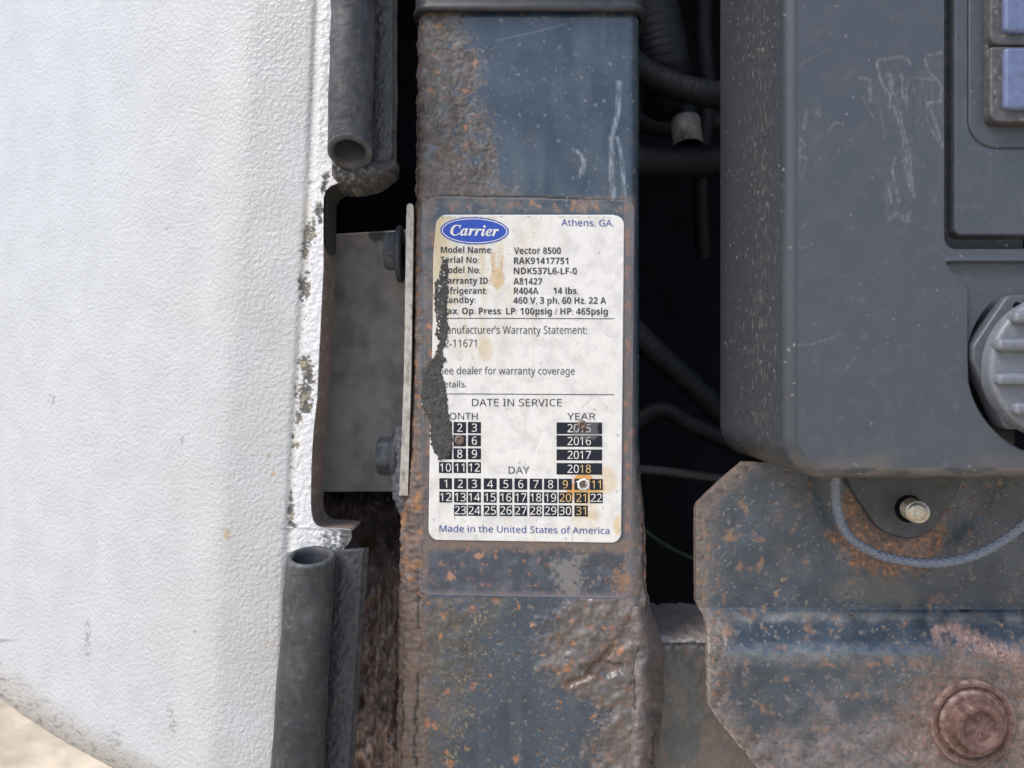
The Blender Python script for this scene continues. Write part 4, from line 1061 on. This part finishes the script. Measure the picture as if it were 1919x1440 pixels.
ok = np.stack([XW, YF + y, ZW], -1)
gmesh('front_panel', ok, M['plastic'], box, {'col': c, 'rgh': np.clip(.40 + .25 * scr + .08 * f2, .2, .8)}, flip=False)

def rpoly(pts, r, n=6):
    """polygon of photo pixels with rounded corners"""
    p = np.array(pts, float); out = []
    rr = r if isinstance(r, (list, tuple)) else [r] * len(p)
    for i in range(len(p)):
        a_, b_, d_ = p[i - 1], p[i], p[(i + 1) % len(p)]
        if rr[i] < .1: out.append(b_); continue
        u0 = (a_ - b_) / np.linalg.norm(a_ - b_); u1 = (d_ - b_) / np.linalg.norm(d_ - b_)
        for t in np.linspace(0, 1, n): out.append((1 - t) ** 2 * (b_ + u0 * rr[i]) + 2 * t * (1 - t) * b_ + t * t * (b_ + u1 * rr[i]))
    return np.array(out)
def inset(p, d):
    q = np.roll(p, -1, 0) - np.roll(p, 1, 0); q /= np.linalg.norm(q, axis=1, keepdims=True) + 1e-9
    nrm = np.stack([-q[:, 1], q[:, 0]], 1)
    ar = np.sum(p[:, 0] * np.roll(p[:, 1], -1) - p[:, 1] * np.roll(p[:, 0], -1))
    return p + nrm * d * (1 if ar > 0 else -1)
def plate(name, poly, yfront, yback, mat, parent, bev=3., dome=0., angle=35, col=None):
    """solid plate from a pixel polygon: bevelled rim, front at yfront"""
    k_ = (D + yfront) / D * S
    lv = [(0, yback), (0, yfront + bev * S)] + [(bev * (1 - math.cos(q)), yfront + bev * S * (1 - math.sin(q))) for q in np.linspace(0, math.pi / 2, 5)[1:]]
    V = []
    for ins, yv in lv:
        g_ = inset(poly, ins); V.append(np.stack([(g_[:, 0] - CX) * k_, np.full(len(g_), yv), (CY - g_[:, 1]) * k_], 1))
    n_ = len(poly)
    F = [(k * n_ + i, (k + 1) * n_ + i, (k + 1) * n_ + (i + 1) % n_, k * n_ + (i + 1) % n_) for k in range(len(lv) - 1) for i in range(n_)]
    F.append(tuple(range((len(lv) - 1) * n_, len(lv) * n_))); F.append(tuple(range(n_ - 1, -1, -1)))
    return mesh_obj(name, np.concatenate(V), F, mat, parent, None, True, angle)
M['plain_plastic'] = surf('grey_plastic', (.080, .088, .105), .42, .12, 500, bump=((2600, .15, .0002, 2),), spec=.45)
M['knob_plastic'] = surf('pale_grey_plastic', (.155, .17, .195), .40, .12, 400, bump=((2600, .12, .0002, 2),), spec=.45)
M['bezel_plastic'] = surf('worn_dusty_bezel', (.075, .072, .075), .30, .3, 400, wear=(500, .58, (.17, .15, .13), .1), bump=((900, .2, .0003),))
M['button_plastic'] = surf('blue_grey_button', (.12, .15, .26), .28, .15, 300, bump=((1500, .12, .0002),), spec=.5)
# keypad: bezel, two buttons
plate('keypad_bezel', rpoly([(1849, -60), (2120, -60), (2120, 231), (1849, 231)], [4, 4, 40, 40], 10), YF + .0002, YF + .004, M['bezel_plastic'], box, 3)
def button(y0, y1):
    o = plate('button', rpoly([(1856, y0), (2080, y0), (2080, y1), (1856, y1)], [8, 8, 22, 22], 8), YF - .0035, YF + .002, M['bezel_plastic'], box, 4)
    plate('button_face', rpoly([(1884, y0 + 2), (2060, y0 + 2), (2060, y1 - 24), (1884, y1 - 24)], [8, 8, 12, 12], 8), YF - .0060, YF - .002, M['button_plastic'], o, 6)
button(-50, 84); button(86, 228)
# latch: six-sided plate and ribbed knob
hexp = rpoly([(1888, 552), (2095, 552), (2170, 655), (2095, 806), (1885, 806), (1823, 676), (1823, 648)], [10, 10, 8, 10, 8, 8, 8], 5)
lp = plate('latch_plate', hexp, YF - .0015, YF + .008, M['plain_plastic'], box, 4)
th = np.linspace(0, 2 * np.pi, 24, endpoint=False)
plate('screw_hole', np.stack([1907 + 8 * np.cos(th), 573 + 8 * np.sin(th)], 1), YF - .0018, YF, M['black'], lp, .5)
th = np.linspace(0, 2 * np.pi, 90, endpoint=False)
kn = plate('latch_knob', np.stack([1993 + 137 * np.cos(th), 688 + 137 * np.sin(th)], 1), YF - .0085, YF, M['knob_plastic'], box, 9)
for ry, x0 in ((594, 1903), (646, 1872), (711, 1872), (768, 1903)):
    plate('rib', rpoly([(x0, ry - 12), (2 * 1993 - x0, ry - 12), (2 * 1993 - x0, ry + 12), (x0, ry + 12)], 11.5, 8), YF - .0125, YF - .006, M['knob_plastic'], kn, 9)

# ------------------------------------------------------------------ right-hand steel bracket
bk = thing('steel_bracket', 'bent rust-speckled steel bracket with chamfered corner under the grey control box', 'bracket', W(1600, 1480, 0))
pys = np.unique(np.concatenate([np.arange(868, 1521, 2.0), [948, 955, 1130, 1150, 1170]]))
EL = [(868, 1393), (876, 1384), (900, 1356), (925, 1329), (946, 1308), (956, 1305), (1000, 1304), (1128, 1305), (1145, 1312), (1160, 1322), (1175, 1326), (1240, 1327), (1325, 1329), (1345, 1342), (1380, 1370), (1440, 1420), (1520, 1480)]
jl = lambda v: ip(v, EL) + (1.6 * fbm(v, v * 0, 22, 3, 701) + ss(1160, 1200, v) * 3.5 * fbm(v, v * 0, 18, 3, 702))
X, Y = rsheet(pys, jl, lambda v: 2060 + 0 * v, 350)
f1 = fbm(X, Y, 9, 4, 703); f2 = fbm(X, Y, 30, 4, 704); f3 = fbm(X, Y, 90, 4, 705)
eL = X - jl(Y)
dep = .002 - .024 * np.clip(ss(1138, 1232, Y) * .55 + ss(1142, 1168, Y) * .45, 0, 1) 
m1 = ss(60, 4, eL + 40 * f2 + 22 * f1 + 20 * f3) 
m2 = ss(1290, 1420, Y + 120 * f3 + 30 * f2 + 20 * f1 + .2 * (X - 1600)) * .85
ann = blob(X, Y, 1668, 985, 116, 106, f2, .28, .82, 1.02)
m3 = np.maximum(blob(X, Y, 1810, 1352, 150, 150, f2, .5), ss(1790, 1900, X + 90 * f3) * ss(1200, 1260, Y))
m4 = ss(26, 2, pdist(X + 16 * f2, Y + 16 * f2, [(1762, 1186), (1790, 1182), (1830, 1205), (1870, 1225), (1905, 1240)]) + 26 * f1 + 14 * f2)
c = np.ones(X.shape + (3,)) * np.array([.024, .037, .054])
c = mixc(c, (.054, .073, .098), np.clip(.4 + 1.2 * f3 + .5 * f2, 0, 1))
c = mixc(c, (.10, .11, .12), np.clip(1.4 * fbm(X, Y, 55, 4, 706) - .1, 0, 1) * .6)
c = mixc(c, (.25, .26, .265), np.clip(blob(X, Y, 1500, 1228, 210, 22, f2, 1.2) * .45 + np.exp(-((Y - 1157 - 3 * f2) / 8) ** 2) * 1.3, 0, 1) * np.clip(.55 + f2, 0, 1))  # highlight on the bend and the lit slope below, painted in
c = mixc(c, (.19, .17, .14), np.clip(sp(X, Y, 15, 707, .28, .05, .17) * (f3 > -.2) + sp(X, Y, 30, 708, .30, .04, .15), 0, 1) * .6)
c = mixc(c, (.30, .30, .29), sp(X, Y, 12, 709, .10, .04, .12) * .7)
c = mixc(c, (.33, .20, .10), sp(X, Y, 44, 710, .15, .03, .09) * .6)
rg = .30 + .12 * np.clip(f2, 0, 1)
f5 = fbm(X, Y, 10, 5, 714)
chipz = ss(.30, .33, f5 + .32 * f3 - .08); rimz = ss(.25, .30, f5 + .32 * f3 - .08) * (1 - chipz)
c = mixc(c, (.30, .26, .20), rimz * .5)
c = mixc(c, (.105, .07, .05), chipz * .9); rg = rg * (1 - chipz) + .75 * chipz; dep = dep + .00035 * chipz
c = mixc(c, (.15, .115, .09), np.clip(2.6 * fbm(X, Y, 75, 5, 711) - .45, 0, 1) * (.35 + .65 * ss(1150, 1250, Y)) * .42)
c = mixc(c, (.26, .14, .08), np.clip(3 * fbm(X, Y, 30, 5, 712) - .75, 0, 1) * .8)
c = mixc(c, (.27, .24, .20), np.clip(3 * fbm(X, Y, 8, 4, 713) - 1.0, 0, 1) * np.clip(.3 + 1.5 * f3, 0, 1) * .7)
def rust2(c, rg, m, base, alt, dark, ora, fo, seed):
    b = mixc(np.ones(c.shape) * np.array(base), alt, np.clip(.45 + 1.2 * fbm(X, Y, 22, 4, seed), 0, 1))
    b = mixc(b, dark, np.clip(1.5 * fbm(X, Y, 12, 4, seed + 1), 0, 1))
    b = mixc(b, ora, np.clip(2.6 * fbm(X, Y, 9, 3, seed + 2) - fo, 0, 1))
    b = b * np.clip(1 + .45 * fbm(X, Y, 5, 3, seed + 5) + .5 * f1 + .6 * f2 + .4 * f3, .25, 2)[..., None]
    b = mixc(b, (.38, .35, .32), np.clip(2.4 * fbm(X, Y, 5, 3, seed + 3) - .95, 0, 1))
    return c * (1 - m[..., None]) + b * m[..., None], rg * (1 - m) + .75 * m
c, rg = rust2(c, rg, m1 * .92, (.12, .10, .085), (.17, .14, .12), (.06, .052, .05), (.32, .15, .07), .35, 720)
c, rg = rust2(c, rg, m2 * .9, (.125, .108, .10), (.19, .16, .155), (.065, .065, .073), (.26, .12, .07), .5, 730)
c, rg = rust2(c, rg, m3 * .85, (.13, .10, .085), (.17, .12, .10), (.085, .07, .062), (.28, .11, .06), .45, 740)
c, rg = rust2(c, rg, m4, (.19, .115, .10), (.27, .18, .16), (.11, .07, .06), (.36, .26, .22), .5, 750)
ring_ = ann * (1 - blob(X, Y, 1690, 950, 86, 62, f2, .3, .8, 1.0) * .6)
c, rg = rust2(c, rg, ring_ * ss(880, 930, Y + 20 * f2) * .95, (.145, .095, .07), (.19, .12, .085), (.08, .06, .05), (.40, .18, .08), .08, 760)
c = mixc(c, (.09, .092, .085), np.clip(blob(X, Y, 1640, 1110, 90, 30, f2, .7), 0, 1) * .6)
c = mixc(c, (.32, .28, .24), ss(3, 1, eL - 1) * np.clip(.4 + f1, 0, 1) * ss(1170, 1200, Y) + (ridge(X, Y * .8, 40, 2, 771) > .955) * m1 * ss(1170, 1210, Y))
dep = dep - (m1 * (.0007 * f2 + .0004 * f1)) * ss(1120, 1180, Y) - m2 * (.0008 * f2) - m3 * .0007 * f2 - m4 * (.0005 + .0014 * f1) - ring_ * .0004 * f1 - .0025 * m1 * fbm(X, Y, 60, 3, 772) * ss(1180, 1240, Y)
c = mixc(c, (.012, .012, .012), ss(8, 5, np.hypot((X - 1808) / 1.8, (Y - 1146) * 2.2)))
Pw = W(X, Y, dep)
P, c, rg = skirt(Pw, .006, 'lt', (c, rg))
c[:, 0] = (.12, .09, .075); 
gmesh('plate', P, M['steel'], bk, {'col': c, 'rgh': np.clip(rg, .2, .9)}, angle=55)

# grey tab with threaded stud
tab = rpoly([(1572, 860), (1820, 860), (1800, 915), (1768, 968), (1752, 990), (1722, 1010), (1692, 1011), (1650, 995), (1628, 965), (1598, 920)], [2, 2, 10, 8, 10, 14, 14, 12, 12, 10], 5)
M['tab_metal'] = surf('grey_painted_tab', (.055, .062, .070), .42, .2, 200, wear=(260, .60, (.10, .10, .10), .1), bump=((800, .25, .0003),))
tb = plate('tab', tab, -.0028, .0016, M['tab_metal'], bk, 3)
th = np.linspace(0, 2 * np.pi, 40, endpoint=False)
plate('hole', np.stack([1704 + 27 * np.cos(th), 955 + 26 * np.sin(th)], 1), -.0031, -.001, M['black'], tb, .5)
base = W(1706, 954, -.002); tip = W(1721, 961.5, -.0175)
n_ = 120
path = base + (tip - base) * np.linspace(0, 1, n_)[:, None]
P = sweep(path, .0046, 40, lambda i, a: .00055 * np.clip(np.sin(i * 2 * np.pi / 10 + a) * 1.6, -1, 1) * ss(119, 113, i) - .0010 * ss(113, 119, i))
endc = np.repeat(P[-1:].mean(1, keepdims=True), 40, 1)
P = np.concatenate([P, P[-1:] * .5 + endc * .5, P[-1:] * .03 + endc * .97])
P[-1, :, 1] += .0002
gmesh('threaded_stud', P, M['bright_steel'], bk, None, wrap=True)

# big rusty flange bolt
def disc(name, px, py, prof, mat, parent, seed, col=True, n=72):
    """lathe facing the camera; prof: (radius px, y)"""
    th = np.linspace(0, 2 * np.pi, n, endpoint=False)
    R = np.array([p[0] for p in prof])[:, None]; Yv = np.array([p[1] for p in prof])[:, None]
    k_ = (D + prof[0][1]) / D * S
    x = (px - CX) * k_ + R * k_ * np.cos(th); z = (CY - py) * k_ - R * k_ * np.sin(th)
    u = px + R * np.cos(th); v = py + R * np.sin(th)
    y_ = Yv - .0004 * fbm(u, v, 12, 4, seed) - .0005 * fbm(u, v, 30, 3, seed + 1)
    c = np.ones(x.shape + (3,)) * np.array([.115, .068, .058]) * (1.0 if name == 'flange_bolt' else 1.15)
    c = mixc(c, (.19, .105, .09), np.clip(.3 + fbm(u, v, 26, 4, seed + 2), 0, 1))
    c = mixc(c, (.055, .028, .026), np.clip(1.9 * fbm(u, v, 14, 4, seed + 3), 0, 1))
    c = mixc(c, (.36, .24, .20), np.clip(2.2 * fbm(u, v, 6, 3, seed + 4) - .75, 0, 1))
    c = mixc(c, (.27, .20, .17), np.exp(-((R - prof[0][0] + 1) / 3.) ** 2) * np.clip(.5 + 2 * fbm(u, v, 10, 3, seed + 6), 0, 1))
    return gmesh(name, np.stack([x, y_ + 0 * x, z], -1), mat, parent, {'col': c}, wrap=True, angle=40)
M['bolt_rust'] = surf('red_rust_on_bolt', None, .6, .2, 900, bump=((1100, .5, .0005, 5),), spec=.35)
B0 = -.0215
fb = disc('flange_bolt', 1815, 1351, [(61, B0 + .001), (61, B0 - .0034), (59, B0 - .0042), (54, B0 - .0045), (48, B0 - .0046), (46, B0 - .0050), (45, B0 - .0090), (43, B0 - .0099), (38, B0 - .0102), (32, B0 - .0098), (29, B0 - .0088), (27, B0 - .0080), (20, B0 - .0079), (14, B0 - .0079), (7, B0 - .008), (.5, B0 - .008)], M['bolt_rust'], bk, 781)
disc('washer', 1817, 1352, [(79, B0 + .001), (79, B0 - .0018), (78, B0 - .0026), (74, B0 - .0028), (69, B0 - .0027), (66, B0 - .0018), (40, B0 - .0018)], M['bolt_rust'], fb, 791)

# ------------------------------------------------------------------ braided lanyard cord
pts = [(1566, 850, -.020), (1566, 900, -.017), (1567, 940, -.013), (1578, 985, -.010), (1600, 1014, -.009), (1640, 1038, -.0085), (1690, 1052, -.009), (1740, 1057, -.010), (1790, 1052, -.011), (1838, 1037, -.012), (1885, 1010, -.014), (1925, 978, -.017), (1975, 930, -.02), (2000, 880, -.022)]
path = spline(np.concatenate([W(*p)[None] for p in pts]), 620)
P = sweep(path, .00195, 28, lambda i, a: .00030 * np.maximum(np.sin(5 * a + i * .42), np.sin(5 * a - i * .42)) + .00006 * fbm(a * 10, i * 1., 8, 2, 801))
cd = mesh_obj('lanyard_cord', P, gridF(P.shape[0], P.shape[1], wrap=True), M['cord'], None, None, True, org=W(1740, 1057, -.01))
tag(cd, 'grey braided cord hanging in a loop below the control box', 'cord')

# ------------------------------------------------------------------ hoses and wires in the dark gap
def hose(pts, r, label, seed, rib=0., name='cable_loom', mat=None, n=200, cat='cable', group='cables in the dark gap beside the post'):
    path = spline(np.concatenate([W(*p)[None] for p in pts]), n)
    P = sweep(path, r, 32, lambda i, a: r * (.05 * fbm(a * 8, i * 1., 14, 3, seed) + rib * ((i / 9 + a / 6.28) % 1 - .5)))
    o = mesh_obj(name, P, gridF(P.shape[0], P.shape[1], wrap=True), mat or M['hose'], None, None, True, org=path[0])
    tag(o, label, cat, group)
hose([(1205, -80, .12), (1222, -20, .12), (1240, 60, .12), (1250, 130, .125), (1245, 200, .15)], .0135, 'thick taped cable loom running down from the top beside the post cap', 811, .03)
hose([(1150, 90, .10), (1210, 135, .10), (1270, 162, .10), (1330, 176, .10), (1420, 185, .11)], .0078, 'taped cable loom crossing the gap just below the thick one', 812, .03)
hose([(1150, 298, .13), (1220, 304, .13), (1300, 302, .13), (1420, 298, .13)], .0098, 'level taped cable loom under the pale wire tag', 813, .03)
hose([(1170, 600, .14), (1225, 655, .14), (1290, 715, .14), (1350, 775, .14), (1420, 840, .15)], .0075, 'slanting dark cable loom halfway down the gap', 814, .05)
hose([(1180, 960, .12), (1215, 1000, .12), (1260, 1030, .12), (1310, 1052, .12), (1380, 1080, .13)], .0011, 'thin green wire low in the dark gap', 815, 0, 'green_wire', surf('green_wire_skin', (.02, .055, .02), .5, .2), 80, 'wire', None)
hose([(1180, 215, .19), (1240, 236, .19), (1300, 222, .19), (1420, 230, .2)], .0075, 'dim cable loom behind the tagged lead', 821, .02)
hose([(1322, -60, .17), (1318, 60, .17), (1326, 180, .175), (1312, 330, .18), (1318, 480, .2)], .0055, 'thin dim cable running down beside the control box', 822, .02)
hose([(1180, 800, .2), (1240, 770, .2), (1300, 800, .2), (1420, 850, .2)], .006, 'dim sagging cable below the slanting loom', 823, .02)
hose([(1180, 880, .17), (1240, 884, .17), (1300, 892, .17), (1420, 905, .18)], .003, 'thin grey lead crossing the gap above the green wire', 824, 0, 'grey_lead', surf('grey_lead_skin', (.05, .05, .052), .5, .2), 80, 'wire', None)
hose([(1283, 170, .145), (1286, 220, .14), (1290, 262, .135)], .0075, 'short dark lead carrying a pale tag', 818, .05, 'tagged_lead', None, 60, 'cable', None)
# pale tag wrapped on the lead
path = spline(np.concatenate([W(*p)[None] for p in [(1284, 226, .139), (1287, 250, .136), (1290, 275, .133)]]), 30)
P = sweep(path, .0092, 40)
tg = mesh_obj('wire_tag', P, gridF(30, 40, wrap=True), surf('yellowed_tag', (.20, .205, .185), .5, .2, 200, wear=(300, .58, (.12, .10, .07), .1)), None, None, True, org=path[0])
tag(tg, 'pale yellowed tag marked SS wrapped round a cable in the dark gap', 'tag')
V, F = glyphs(msym('SS', True)); kx = 14 / CAP
px = 1276 + V[:, 1] * kx; py = 250 + (V[:, 0] - V[:, 0].mean()) * kx
mesh_obj('lettering', W(px, py, .1255), F, M['black_ink'], tg, None, False)
